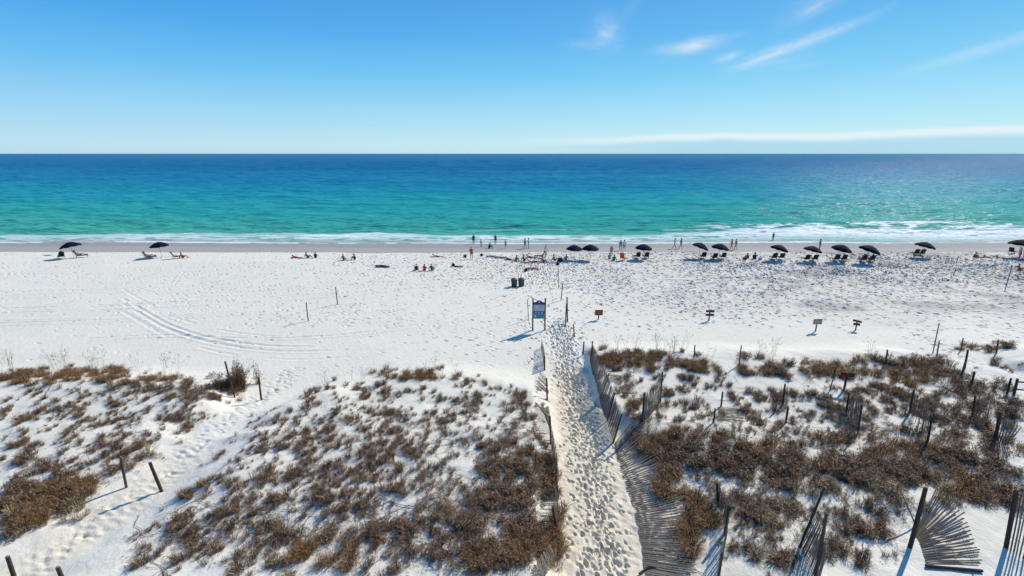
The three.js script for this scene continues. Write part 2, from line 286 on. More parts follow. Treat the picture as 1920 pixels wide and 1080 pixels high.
{
  const foamWhite = [.86, .88, .87], sandy = [.36, .36, .325];
  structure('surf', sheet(steps([[78, 95, .15], [95, 108, .17, .26]]), [...steps([[-3000, -160, 900, 60], [-160, -118, 20, 1]]).slice(0, -1), ...steps([[-118, 118, .29]]), ...steps([[118, 160, 1, 20], [160, 3000, 60, 900]]).slice(1)], (x, D) => {
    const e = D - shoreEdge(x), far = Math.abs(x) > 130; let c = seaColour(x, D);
    c = c.map((v, i) => lerp(sandy[i], v, smooth(.2, 6, e + 1.5 * noise(x * .3, D * .4))));
    const f = far ? .3 : foam(x, D); c = c.map((v, i) => lerp(v, foamWhite[i], f));
    let y = waterHeight(x, D) + .05 * f;
    const shore = land(x, D);                                        // a thin swash running up the slope and ending at its edge
    const film = shore + lerp(-.12, .035, smooth(-.25, .15, e)); y = lerp(film, Math.max(y, film), smooth(.3, 3.5, e));
    return [x, y, c];
  }), seaMat);
  const rows = []; for (let D = 107.6; D < 1600; D += Math.max(.28, D * .0058)) rows.push(D); rows.push(1600);
  const cols = []; for (let k = 0; k <= 370; k++) cols.push(-1.5 + 3 * k / 370); cols.unshift(-5, -2.5); cols.push(2.5, 5);
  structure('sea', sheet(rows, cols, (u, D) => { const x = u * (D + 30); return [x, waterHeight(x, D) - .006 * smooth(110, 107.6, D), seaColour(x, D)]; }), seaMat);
  const far = []; for (let D = 1598; D < 60000; D *= 1.12) far.push(D); far.push(60000);
  const wide = []; for (let k = -20; k <= 20; k++) wide.push(k / 5); wide.unshift(-12); wide.push(12);
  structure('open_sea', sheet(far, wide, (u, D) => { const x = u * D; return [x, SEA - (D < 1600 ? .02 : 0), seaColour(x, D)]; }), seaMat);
}
// ---------------------------------------------------------------- timber: posts, sand fences, signs
const grain = (() => {                                              // weathered wood grain along v
  const W = 64, Hh = 256, d = new Uint8Array(W * Hh * 4);
  for (let y = 0; y < Hh; y++) for (let x = 0; x < W; x++) { const v = clamp(200 + 60 * noise(x * .45, y * .03) + 40 * noise(x * 1.1, y * .08) + 24 * (hash(x, y) - .5), 60, 255), o = (y * W + x) * 4; d[o] = v; d[o + 1] = v * .985; d[o + 2] = v * .965; d[o + 3] = 255; }
  const t = new THREE.DataTexture(d, W, Hh); t.wrapS = t.wrapT = THREE.RepeatWrapping; t.magFilter = THREE.LinearFilter; t.colorSpace = THREE.SRGBColorSpace; t.needsUpdate = true; return t;
})();
const wood = (r, g, b) => new THREE.MeshStandardMaterial({ color: C(r, g, b), map: grain, roughness: .9 });
const SLAT = [wood(.27, .225, .18), wood(.20, .165, .13), wood(.34, .29, .235), wood(.14, .105, .08)];
const POST = [wood(.085, .06, .045), wood(.13, .095, .07), wood(.10, .06, .045)];
const PALE = wood(.42, .36, .29), wireMat = std(.16, .11, .08, .6, { metalness: .6 });
const slatGeo = [0, 1, 2].map((k) => { const g = new THREE.BoxGeometry(.040 + k * .006, 1, .011, 1, 4, 1), p = g.attributes.position; for (let i = 0; i < p.count; i++) { const y = p.getY(i); p.setZ(i, p.getZ(i) + (k - 1) * .02 * (y * y - .25)); p.setX(i, p.getX(i) * (1 - .12 * (y + .5)) + .006 * Math.sin(y * 5 + k)); } g.computeVertexNormals(); return g; });
const postGeo = (() => { const g = new THREE.CylinderGeometry(.9, 1, 1, 9, 3), p = g.attributes.position; for (let i = 0; i < p.count; i++) { const n = 1 + .08 * noise(p.getX(i) * 3, p.getY(i) * 4 + p.getZ(i) * 3); p.setX(i, p.getX(i) * n); p.setZ(i, p.getZ(i) * n); } g.computeVertexNormals(); return g; })();
function bar(name, a, b, r, mat, parent) { const m = between(mesh(name, postGeo, mat, parent), a, b); m.scale.set(r, a.distanceTo(b), r); return m; }
// the point seen at a pixel, on the upright plane dz metres in front of (or behind) a base point
function above(base, px, py, dz = 0) {
  const x = (px - 960) / FOCAL, y = (540 - py) / FOCAL, c = Math.cos(PITCH), s = Math.sin(PITCH), d = V(x, y * c - s, -(c + y * s)), t = (base.z + dz) / d.z;
  return V(d.x * t, CAM_H + d.y * t, base.z + dz);
}
const local = (o, p) => p.clone().sub(o.position);
function post(label, bx, by, tx, ty, r = .055, mat = POST[0], group) {
  const b = ground(bx, by), o = thing('timber_post', label, 'post', b, 0, group), top = local(o, above(b, tx, ty)), dir = top.clone().normalize();
  bar('shaft', dir.clone().multiplyScalar(-.35), top, r, mat, o);
  const cap = between(mesh('worn_top', new THREE.CylinderGeometry(r * .5, r * .9, .025, 9), PALE, o), top, top.clone().addScaledVector(dir, .025)); cap.position.copy(top).addScaledVector(dir, .0125); return o;
}
// a sand fence: laths wired together; rows are [base x, base y, top x, top y, dz] in pixels of the photograph
function fence(label, rows, { pitch = .105, posts = [], tones = SLAT, lie = false, gap = 0, group, radius = .05, wide = 1 } = {}) {
  const bases = rows.map(([x, y]) => ground(x, y, .01)), tops = rows.map(([, , tx, ty, dz = 0], k) => lie ? ground(tx, ty, .06 + dz) : above(bases[k], tx, ty, dz));
  const o = thing('sand_fence', label, 'fence', bases[0].clone(), 0, group), bc = new THREE.CatmullRomCurve3(bases), tc = new THREE.CatmullRomCurve3(tops), L = lie ? tc.getLength() : Math.max(bc.getLength(), tc.getLength()), n = Math.max(3, Math.round(L / pitch)), wires = [[], [], []];
  for (let k = 0; k <= n; k++) {
    const t = k / n, a = local(o, bc.getPoint(t)), b = local(o, tc.getPoint(t)), dir = b.clone().sub(a), len = dir.length(); dir.normalize();
    const j = V(gauss() * .025, gauss() * .03, gauss() * .03); b.add(j);
    [.22, .55, .86].forEach((f, w) => wires[w].push(a.clone().lerp(b, f)));
    if (rnd() < gap) continue;
    const s = mesh('slat', slatGeo[k % 3], tones[Math.floor(rnd() * tones.length)], o), cut = rnd() < .08 ? ran(.55, .85) : ran(.96, 1.04), sunk = a.clone().addScaledVector(dir, lie ? -.03 : -.12), end = a.clone().lerp(b, cut);
    between(s, sunk, end); s.scale.set(wide, sunk.distanceTo(end), wide);
    const along = local(o, bc.getPoint(Math.min(1, t + .02))).sub(local(o, bc.getPoint(Math.max(0, t - .02)))).normalize(), y = end.clone().sub(sunk).normalize(), z = along.clone().cross(y).normalize(), x = y.clone().cross(z);
    s.quaternion.setFromRotationMatrix(new THREE.Matrix4().makeBasis(x, y, z)); s.rotateY(gauss() * .15);
  }
  for (const w of wires) mesh('wire', new THREE.TubeGeometry(new THREE.CatmullRomCurve3(w.filter((p, k) => k % 2 === 0 || k === w.length - 1)), Math.max(8, w.length), .007, 4), wireMat, o);
  for (const [bx, by, tx, ty, dz = 0, r = radius] of posts) { const b = ground(bx, by), top = above(b, tx, ty, dz), dir = top.clone().sub(b).normalize(); bar('post', local(o, b.clone().addScaledVector(dir, -.3)), local(o, top), r, POST[Math.floor(rnd() * 3)], o); }
  return o;
}
// the fence along the right side of the footpath: upright above, fallen against the bank below
fence('upright grey lath fence on the dark bank right of the trodden footpath', [[1107, 676, 1112, 646], [1113, 704, 1122, 668], [1124, 742, 1138, 700], [1136, 786, 1151, 740], [1149, 828, 1165, 782]], { pitch: .095, posts: [[1107, 678, 1111, 640], [1126, 748, 1142, 700], [1138, 790, 1153, 736], [1150, 830, 1166, 776]], radius: .045 });
fence('long collapsed lath fence sloping against the bank right of the trodden footpath', [[1152, 834, 1186, 800, .3], [1160, 866, 1218, 836, .25], [1172, 904, 1248, 880, .2], [1184, 940, 1266, 920, .16], [1194, 976, 1280, 966, .14], [1200, 1010, 1290, 1016, .14], [1206, 1046, 1300, 1066, .14], [1212, 1086, 1306, 1116, .14]], { pitch: .135, lie: true, wide: 1.35, tones: [PALE, SLAT[2], SLAT[0]] });
fence('short lath fence with bare wire end left of the footpath mouth', [[1014, 652, 1016, 636], [1018, 676, 1020, 656], [1022, 694, 1021, 668]], { pitch: .10, gap: .2, posts: [[1021, 694, 1021, 667]] });
fence('low broken lath fence left of the footpath, bent over the pale sand', [[1024, 706, 1012, 694], [1026, 730, 1008, 712, -.1], [1027, 752, 1004, 734, -.1]], { pitch: .11, gap: .2, posts: [[1026, 750, 1025, 709]] });
fence('curled lath fence left of the footpath under the bent grass', [[1026, 762, 1000, 752, .05], [1030, 790, 1012, 764, .05], [1033, 826, 1030, 786, 0], [1038, 868, 1040, 828, 0], [1044, 905, 1046, 868, 0]], { pitch: .10, gap: .1, posts: [[1033, 832, 1031, 780]] });
fence('dark stretch of lath fence half buried in brush left of the footpath', [[1046, 930, 1042, 896], [1047, 962, 1040, 922], [1045, 1000, 1034, 956]], { pitch: .11, gap: .15, posts: [[1046, 934, 1042, 890], [1045, 1002, 1036, 950]] });
fence('pale striped lath fence at the bottom edge left of the footpath', [[1044, 1048, 1031, 1020, .05], [1034, 1064, 1020, 1034, .05], [1022, 1082, 1008, 1050, .05], [1010, 1104, 996, 1068, .05]], { pitch: .088, tones: [SLAT[2], PALE, SLAT[2]] });
// fences on the right dune
fence('leaning lath fence with long dark rail near the bottom, right of the collapsed fence', [[1344, 938, 1346, 904], [1356, 978, 1364, 940], [1358, 1020, 1366, 974], [1352, 1062, 1360, 1010], [1342, 1100, 1350, 1046]], { pitch: .11, gap: .05, tones: [SLAT[0], SLAT[1], SLAT[3]], posts: [[1347, 948, 1344, 906, 0, .05], [1359, 1000, 1368, 948, 0, .05], [1346, 1090, 1354, 1034, 0, .05]] });
fence('twisted lath fence on two leaning poles beside the white sand at the bottom', [[1500, 1026, 1530, 968, 0], [1512, 1050, 1540, 990, 0], [1524, 1078, 1546, 1012, 0], [1532, 1104, 1550, 1036, 0]], { pitch: .085, tones: [SLAT[2], SLAT[0], PALE], posts: [[1499, 1026, 1546, 914, -.3, .045], [1528, 1088, 1550, 962, -.1, .055]] });
fence('fan of splayed fence laths on white sand at the lower right', [[1714, 1004, 1757, 918, .30], [1719, 1008, 1788, 950, .22], [1724, 1014, 1808, 978, .15], [1729, 1028, 1822, 1008, .09], [1734, 1044, 1832, 1036, .05], [1738, 1058, 1838, 1058, .02]], { pitch: .2, lie: true, wide: 1.1, tones: [POST[0], POST[1], SLAT[3]], posts: [[1706, 1026, 1736, 914, -.35, .075]] });
fence('leaning lath fence cut off by the right edge at the bottom', [[1890, 1028, 1908, 926, -.2], [1912, 1042, 1934, 938, -.2], [1940, 1062, 1966, 960, -.2]], { pitch: .10, tones: [SLAT[1], SLAT[2], SLAT[0]], posts: [[1886, 1026, 1906, 918, -.2, .07]] });
fence('grey fence panel standing on sand between two dark posts near the bank', [[1205, 796, 1209, 740], [1216, 784, 1222, 728], [1228, 768, 1232, 714], [1239, 754, 1242, 700]], { pitch: .075, tones: [SLAT[0], SLAT[2]], posts: [[1204, 798, 1208, 736], [1238, 754, 1242, 698]] });
fence('flattened bundle of fence laths on sand beside two short posts', [[1346, 764, 1388, 766, .05], [1348, 776, 1394, 782, .05], [1352, 788, 1398, 796, .05]], { pitch: .13, lie: true, tones: [SLAT[0], SLAT[1]], posts: [[1338, 792, 1341, 766], [1352, 762, 1355, 735]] });
fence('grey fence panel among brush right of the red board', [[1588, 770, 1592, 738], [1600, 790, 1606, 752], [1609, 812, 1616, 762]], { pitch: .09, gap: .15, posts: [[1587, 770, 1592, 736], [1608, 814, 1616, 758]] });
fence('ragged fence panel among brush right of centre on the right dune', [[1706, 774, 1714, 732], [1722, 800, 1732, 752], [1738, 836, 1748, 782]], { pitch: .11, gap: .25, posts: [[1705, 774, 1714, 730], [1737, 838, 1748, 780]] });
fence('row of thin bare fence laths in brush near the right edge', [[1824, 780, 1829, 742], [1840, 782, 1846, 746], [1858, 786, 1866, 752]], { pitch: .16, gap: .15, tones: [SLAT[1], PALE], posts: [[1823, 780, 1829, 742]] });
fence('splayed fence laths beside a thick dark post near the right edge', [[1866, 828, 1877, 780], [1878, 832, 1896, 790, .1], [1888, 834, 1914, 800, .2]], { pitch: .13, tones: [PALE, SLAT[2], SLAT[0]], posts: [[1865, 828, 1876, 772, 0, .075]] });
{ // a rail and a log that lie loose
  const b = ground(1720, 988), o = thing('broken_rail', 'pale broken rail leaning on the thick post of the fence fan', 'rail', b); bar('rail', V(0, -.05, 0), local(o, above(b, 1690, 924, -.4)), .028, PALE, o); bar('splinter', local(o, above(b, 1690, 924, -.4)), local(o, above(b, 1686, 915, -.42)), .012, PALE, o);
  const a = ground(1735, 1064, .06), e = ground(1841, 1073, .06), l = thing('driftwood_log', 'dark timber lying on the sand below the fence fan', 'log', a); bar('trunk', V(0, 0, 0), local(l, e), .055, POST[2], l); bar('branch_stub', local(l, e.clone().lerp(a, .2)), local(l, e.clone().lerp(a, .16)).add(V(0, .1, .1)), .025, POST[2], l);
  const f = ground(1140, 1078, .05), g2 = ground(1226, 1066, .10), d = thing('driftwood_branch', 'dark crooked branch at the foot of the collapsed fence, bottom edge', 'branch', ground(1198, 1078, .04)); bar('limb', V(0, 0, 0), local(d, ground(1216, 1066, .10)), .035, POST[0], d); bar('limb', local(d, ground(1216, 1066, .10)), local(d, ground(1240, 1070, .06)), .028, POST[0], d);
}
// single posts
const g1 = 'posts along the left footpath', g2 = 'posts standing on the open beach', g3 = 'posts at the footpath mouth', g4 = 'posts on the right dune';
post('thick dark post with long shadow across the left footpath', 303, 921, 281, 867, .065, POST[2], g1);
post('grey slim post in brush left of the left footpath', 237, 914, 226, 857, .05, POST[1], g1);
post('dark post leaning inside the twiggy shrub at the left footpath mouth', 440, 745, 422, 678, .05, POST[0], g1);
post('dark post on bare sand at the left footpath mouth', 490, 750, 485, 708, .055, POST[0], g1);
post('dark post cut off by the bottom left corner', 30, 1092, 14, 1043, .065, POST[2], g1);
post('short dark post top at the bottom edge by the left footpath', 120, 1092, 108, 1063, .065, POST[2], g1);
post('slim brown post on open beach, nearer of two', 578, 602, 574, 567, .045, POST[1], g2);
post('slim brown post on open beach, farther of two', 633, 571, 629, 538, .045, POST[1], g2);
post('tallest dark post right of the information sign', 1064, 604, 1063, 557, .06, POST[0], g3);
post('dark post leaning beside the tallest post at the footpath mouth', 1060, 611, 1062, 570, .05, POST[0], g3);
post('slim post with a dark knob behind the footpath mouth', 1052, 563, 1055, 531, .045, POST[1], g3);
post('thin pole on the beach farthest behind the footpath mouth', 1047, 540, 1047, 503, .03, POST[1], g3);
post('short dark post right of the footpath mouth, nearer the beach', 1077, 632, 1075, 608, .05, POST[0], g3);
post('short dark post at the head of the dark bank', 1093, 665, 1095, 641, .055, POST[0], g3);
post('thin grey pole left of the information sign', 991, 600, 989, 562, .03, POST[1], g3);
post('long slim pole leaning on the crest of the right dune', 1749, 662, 1761, 606, .035, POST[1], g4);
post('short post at the foot of the long slim pole', 1756, 668, 1761, 640, .045, POST[1], g4);
post('short red brown post on the crest right of the red board', 1660, 684, 1664, 656, .05, POST[2], g4);
post('crooked dark stake on the crest above the fence panel', 1386, 684, 1390, 648, .04, POST[0], g4);
post('dark stake on the crest beside the dark bank brush', 1301, 672, 1303, 647, .04, POST[0], g4);
post('dark post on sand in the middle of the right dune, upper of two', 1468, 758, 1472, 720, .05, POST[0], g4);
post('dark post on sand in the middle of the right dune, lower of two', 1473, 793, 1478, 764, .055, POST[0], g4);
post('thin bent stake left of the red board', 1556, 732, 1568, 688, .03, POST[1], g4);
post('short post on the far right dune beside the last footpath', 1802, 656, 1806, 634, .045, POST[1], g4);
post('dark leaning post where the far right footpath leaves the beach', 1808, 692, 1815, 656, .06, POST[2], g4);
post('slim stake below the leaning post of the far right footpath', 1802, 708, 1809, 680, .045, POST[1], g4);
post('short thick post in brush at the side of the far right footpath', 1822, 720, 1827, 697, .06, POST[2], g4);
post('post in grass near the right edge at beach level', 1868, 662, 1872, 637, .05, POST[1], g4);
post('leaning pole on the beach near the right edge', 1886, 538, 1898, 497, .04, POST[1], g2);
post('short stake on the beach left of the sunbathers at far right', 1793, 493, 1797, 481, .05, POST[0], g2);
post('short slanting stake on the trodden beach below the sunbathers at far right', 1787, 516, 1793, 503, .04, POST[0], g2);
{ // post-and-rail beside the last footpath
  const b = ground(1901, 742), o = thing('rail_fence', 'dark post and rail fence cut off by the right edge', 'fence', b), e = ground(1944, 746);
  bar('post', V(0, -.3, 0), local(o, above(b, 1908, 710)), .07, POST[2], o); bar('post', local(o, e).add(V(0, -.3, 0)), local(o, above(e, 1952, 712)), .07, POST[2], o);
  bar('rail', local(o, above(b, 1907, 716)), local(o, above(e, 1951, 718)), .045, POST[2], o); bar('rail', local(o, above(b, 1904, 730)), local(o, above(e, 1947, 733)), .04, POST[2], o);
  const c = ground(1888, 738); const o2 = thing('timber_post', 'red brown post just left of the rail fence at the right edge', 'post', c, 0, g4); bar('shaft', V(0, -.3, 0), local(o2, above(c, 1896, 709)), .055, POST[2], o2);
}
// ---------------------------------------------------------------- signs
const box = (w, h, d, r = .012) => new RoundedBoxGeometry(w, h, d, 2, Math.min(r, d * .4, h * .4));
function boardSign(label, bx, by, boards, mat, postMat, turn = .0) {   // boards: [centre height, width, height, tilt]
  const o = thing('board_sign', label, 'sign', ground(bx, by), turn); const h = Math.max(...boards.map((b) => b[0]));
  const p = mesh('post', box(.09, h + .35, .09), postMat, o); p.position.set(0, (h - .35) / 2 + .05, 0);
  for (const [y, w, hh, tilt = 0] of boards) { const m = mesh('board', box(w, hh, .045), mat, o); m.position.set(0, y, .072); m.rotation.z = tilt; for (const s of [-1, 1]) mesh('bolt', boltGeo, wireMat, m).position.set(0, s * hh * .28, .026); }
  return o;
}
const boltGeo = new THREE.CylinderGeometry(.014, .014, .012, 8).rotateX(Math.PI / 2);
const orange = wood(.40, .155, .055), redBrown = wood(.24, .05, .032), darkRed = wood(.17, .04, .03), greyBoard = wood(.50, .50, .49);
boardSign('orange brown square board sign on a post by the right dune', 1122, 599, [[.66, .70, .50]], orange, POST[2]);
boardSign('dark red sign with two boards one above the other', 1329, 601, [[.88, .74, .2], [.55, .72, .2]], darkRed, POST[2]);
boardSign('pale grey board sign on a post seen from behind', 1529, 621, [[.86, .72, .46]], greyBoard, wood(.4, .38, .36));
boardSign('small dark board sign turned aside, rightmost on the beach', 1604, 619, [[.80, .62, .17, -.12], [.54, .46, .2, .05]], wood(.12, .06, .045), POST[0], -.55);
boardSign('red board sign standing in the grass of the right dune', 1582, 733, [[1.05, .72, .26]], redBrown, redBrown, -.2);
{
  const l = ground(999, 622), r = ground(1021, 617), o = thing('information_sign', 'tall information sign with navy arched header on two dark posts', 'sign', l.clone().add(r).multiplyScalar(.5)), W = (r.x - l.x), topY = above(l, 997, 562).y - o.position.y;
  for (const s of [-1, 1]) { const p = mesh('post', box(.11, topY + .4, .11), POST[0], o); p.position.set(s * W / 2, topY / 2 - .2, 0); const cap = mesh('cap', new THREE.ConeGeometry(.085, .09, 4).rotateY(Math.PI / 4), POST[0], p); cap.position.y = topY / 2 + .245; }
  const w = W - .13, yT = above(l, 999, 573).y - o.position.y, y1 = above(l, 999, 585).y - o.position.y, y2 = above(l, 999, 591.5).y - o.position.y, y3 = above(l, 999, 600).y - o.position.y;
  const arch = new THREE.Shape(); arch.moveTo(-w / 2, 0); arch.lineTo(w / 2, 0); arch.lineTo(w / 2, .16); arch.quadraticCurveTo(w * .3, .17, w * .22, .26); arch.quadraticCurveTo(0, .42, -w * .22, .26); arch.quadraticCurveTo(-w * .3, .17, -w / 2, .16); arch.closePath();
  const head = mesh('header', new THREE.ExtrudeGeometry(arch, { depth: .05, bevelEnabled: true, bevelSize: .008, bevelThickness: .008, bevelSegments: 1 }), std(.012, .02, .11, .5), o); head.position.set(0, yT, -.025);
  const em = mesh('emblem', new THREE.CylinderGeometry(.085, .085, .012, 20).rotateX(Math.PI / 2), std(.32, .42, .62, .5), head); em.position.set(0, .2, .066); mesh('emblem_wave', new THREE.TorusGeometry(.045, .012, 6, 14, 3.1), std(.8, .82, .85, .5), head).position.set(0, .18, .078);
  const pan = (name, a, b, c, n) => { const m = mesh(name, box(w, a - b - .012, .04), std(...c, .45), o); m.position.set(0, (a + b) / 2, 0); return m; };
  const map = pan('map_panel', yT - .01, y1, [.42, .47, .49]); for (const [x, y, ww, h, c] of [[-.2, .08, .3, .16, [.55, .60, .60]], [.2, .1, .26, .1, [.30, .44, .36]], [.14, -.12, .4, .1, [.5, .5, .46]], [-.24, -.14, .22, .1, [.36, .46, .55]]]) mesh('print_block', box(ww * w, h, .006, .002), std(...c, .5), map).position.set(x * w, y, .024);
  const mid = pan('rules_panel', y1, y2, [.015, .07, .32]); for (const x of [-.3, 0, .28]) mesh('picture_tile', box(.16 * w, .14, .006, .002), std(.30, .45, .62, .5), mid).position.set(x * w, .0, .024);
  const low = pan('flag_panel', y2, y3, [.02, .21, .25]); for (const [x, c] of [[-.33, [.75, .78, .75]], [.34, [.06, .3, .5]]]) mesh('picture_tile', box(.15 * w, .15, .006, .002), std(...c, .5), low).position.set(x * w, .02, .024);
}
// ---------------------------------------------------------------- rubbish bins
{
  const bin = (label, px, py) => {
    const o = thing('rubbish_bin', label, 'bin', ground(px, py), 0, 'rubbish bins on the beach'), green = std(.028, .042, .034, .55), lid = std(.05, .06, .052, .5);
    const pts = [[.26, 0], [.29, .02], [.31, .3], [.325, .32], [.325, .36], [.315, .38], [.335, .70], [.35, .72], [.35, .80], [.33, .80]].map(([x, y]) => new THREE.Vector2(x, y));
    mesh('barrel', new THREE.LatheGeometry(pts, 28), green, o); const l = mesh('lid', new THREE.LatheGeometry([[.365, .79], [.37, .82], [.35, .86], [.2, .93], [.0, .95]].map(([x, y]) => new THREE.Vector2(x, y)), 28), lid, o);
    mesh('handle', new THREE.TorusGeometry(.07, .014, 6, 12, 3.14), lid, l).position.set(0, .94, 0); for (const s of [-1, 1]) mesh('grip', box(.05, .04, .14), green, o).position.set(s * .34, .66, 0); return o;
  };
  bin('dark green lidded bin on the beach, left of the pair', 964, 537); bin('dark green lidded bin on the beach, right of the pair', 977.5, 536.5);
}
// ---------------------------------------------------------------- umbrellas and loungers
const navy = new THREE.MeshPhysicalMaterial({ color: C(.004, .006, .026), roughness: .9, specularIntensity: .25 }), navyCloth = new THREE.MeshStandardMaterial({ color: C(.010, .014, .035), roughness: .9 }), greenCloth = new THREE.MeshPhysicalMaterial({ color: C(.004, .013, .015), roughness: .9, specularIntensity: .25 });
const teak = wood(.36, .25, .15), poleMat = wood(.55, .47, .36);
const canopyGeo = (() => {                                           // eight gores, sagging between the ribs, with a short valance
  const pos = [], idx = [], R = 1.22, n = 48, m = 9;
  for (let j = 0; j <= m + 1; j++) for (let i = 0; i <= n; i++) {
    const a = i / n * 6.28318, f = Math.min(1, j / m), sag = Math.abs(Math.sin(a * 4)), r = R * f * (1 - .055 * sag * f), y = .56 * (1 - Math.pow(f, 1.75)) - .035 * sag * f * f - (j > m ? .11 + .03 * sag : 0);
    pos.push(Math.cos(a) * r, y, Math.sin(a) * r);
  }
  for (let j = 0; j <= m; j++) for (let i = 0; i < n; i++) { const a = j * (n + 1) + i, b = a + n + 1; idx.push(a, a + 1, b, a + 1, b + 1, b); }
  const g = new THREE.BufferGeometry(); g.setAttribute('position', new THREE.Float32BufferAttribute(pos, 3)); g.setIndex(idx); g.computeVertexNormals(); return g;
})();
function makeUmbrella(mat) {
  const o = new THREE.Group(); const p = mesh('pole', new THREE.CylinderGeometry(.022, .022, 2.5, 8), poleMat, o); p.position.y = .95;
  const c = mesh('canopy', canopyGeo, mat, o); c.position.y = 1.72;
  mesh('finial', new THREE.SphereGeometry(.035, 8, 6), poleMat, c).position.y = .59; mesh('hub', new THREE.CylinderGeometry(.05, .05, .09, 8), poleMat, c).position.y = .22;
  for (let k = 0; k < 8; k++) { const a = k * Math.PI / 4, r = mesh('rib', ribGeo, poleMat, c); between(r, V(Math.cos(a) * .05, .5, Math.sin(a) * .05), V(Math.cos(a) * 1.16, .0, Math.sin(a) * 1.16)); }
  return o;
}
const ribGeo = new THREE.CylinderGeometry(.009, .009, 1.2, 4);
const umbrellaKinds = [makeUmbrella(navy), makeUmbrella(greenCloth)];
function umbrella(label, px, py, tilt = 0, scale = 1, kind = 0, tiltZ = 0) {
  const o = umbrellaKinds[kind].clone(); o.name = numbered('beach_umbrella'); o.position.copy(ground(px, py)); o.userData = { label, category: 'umbrella', group: 'dark beach umbrellas along the shore' }; scene.add(o);
  o.scale.setScalar(scale); const c = o.children.find((k) => k.name === 'canopy'); c.rotation.z = -tilt; c.rotation.x = tiltZ; c.position.x = .1 * tilt; o.rotation.z = -tilt * .25; return o;
}
function makeLounger() {                                             // faces +z of its own; turned to the sea
  const o = new THREE.Group(), tube = (n, a, b, r = .022) => { const m = between(mesh(n, new THREE.CylinderGeometry(r, r, a.distanceTo(b), 6), teak, o), a, b); return m; };
  for (const s of [-1, 1]) { tube('side_rail', V(s * .3, .3, -.45), V(s * .3, .3, .95), .026); tube('leg', V(s * .3, .3, .8), V(s * .3, -.03, .86)); tube('leg', V(s * .3, .3, -.3), V(s * .3, -.03, -.38)); tube('arm', V(s * .33, .5, .1), V(s * .33, .5, -.5)); tube('arm_post', V(s * .33, .3, .1), V(s * .33, .5, .1)); tube('back_frame', V(s * .29, .3, -.2), V(s * .29, 1.0, -.62)); }
  const seat = mesh('seat', box(.56, .05, 1.12, .02), navyCloth, o); seat.position.set(0, .325, .36);
  const back = mesh('backrest', box(.56, .80, .05, .02), navyCloth, o); back.position.set(0, .66, -.39); back.rotation.x = -.54;
  const pil = mesh('pillow', box(.44, .16, .07, .03), navyCloth, back); pil.position.set(0, .33, .05); return o;
}
const loungerKind = makeLounger();
function lounger(label, px, py, turn = Math.PI, at) { const o = loungerKind.clone(); o.name = numbered('beach_lounger'); o.position.copy(at ?? ground(px, py)); o.rotation.y = turn; o.userData = { label, category: 'lounger', group: 'dark loungers under the beach umbrellas' }; scene.add(o); return o; }
umbrella('leftmost navy umbrella, tilted left over two loungers', 139, 484, -.16, 1.0); umbrella('second navy umbrella from the left, between two loungers', 303, 482, -.06, .95);
umbrella('navy umbrella left of the touching pair near the sunbathing crowd', 1076, 487, .02, .9); umbrella('navy umbrella right of the touching pair near the sunbathing crowd', 1106, 488, .02, .95);
umbrella('navy umbrella beside the orange red beach seat', 1205, 487, .05, .95); umbrella('navy umbrella with one lounger, left of the two close umbrellas', 1309, 485, .28, .98);
umbrella('navy umbrella with two loungers, right of the two close umbrellas', 1347, 487, .12, .98); umbrella('navy umbrella right of the couple with dark bags', 1456, 489, .26, .96, 0, -.08);
umbrella('navy umbrella second in the right row of four', 1519, 491, .17, .94); umbrella('navy umbrella third in the right row of four', 1573, 491, .12, 1.02, 0, .12);
umbrella('navy umbrella last in the right row of four', 1623, 494, .3, 1.06); umbrella('small dark green umbrella standing alone on the right', 1728, 484, .2, 1.0, 1);
umbrella('dark umbrella cut off by the right edge', 1907, 484, .1, 1.15, 1);
const lay = Math.PI;
[['lounger left under the leftmost umbrella', 116, 485, lay + .9], ['lounger right under the leftmost umbrella', 150, 483, lay - .9], ['lounger left of the second umbrella', 279, 486, lay - .7], ['lounger right of the second umbrella with a sunbather', 331, 485, lay - .7],
  ['left lounger beside the umbrella near the orange seat', 1195, 485, lay], ['right lounger beside the umbrella near the orange seat', 1211, 485, lay], ['single lounger between the two close umbrellas', 1318, 485, lay - .15],
  ['left lounger under the right of the two close umbrellas', 1339, 487, lay - .15], ['right lounger under the right of the two close umbrellas', 1355, 486, lay - .15], ['left lounger under the umbrella by the dark bags', 1450, 487, lay - .2], ['right lounger under the umbrella by the dark bags', 1464, 487, lay - .2],
  ['left lounger under the second umbrella of the right row', 1511, 490, lay - .2], ['right lounger under the second umbrella of the right row', 1526, 490, lay - .2], ['left lounger under the third umbrella of the right row', 1566, 490, lay - .2], ['right lounger under the third umbrella of the right row', 1580, 490, lay - .2],
  ['left lounger under the last umbrella of the right row', 1617, 491, lay - .2], ['right lounger under the last umbrella of the right row', 1632, 491, lay - .2], ['left lounger under the lone dark green umbrella', 1715, 479, lay - .25], ['right lounger under the lone dark green umbrella', 1726, 479, lay - .25],
  ['lounger tipped back left of the umbrella at the right edge', 1897, 476, lay - 1.1]].forEach(([l, x, y, t]) => lounger('dark ' + l, x, y, t));
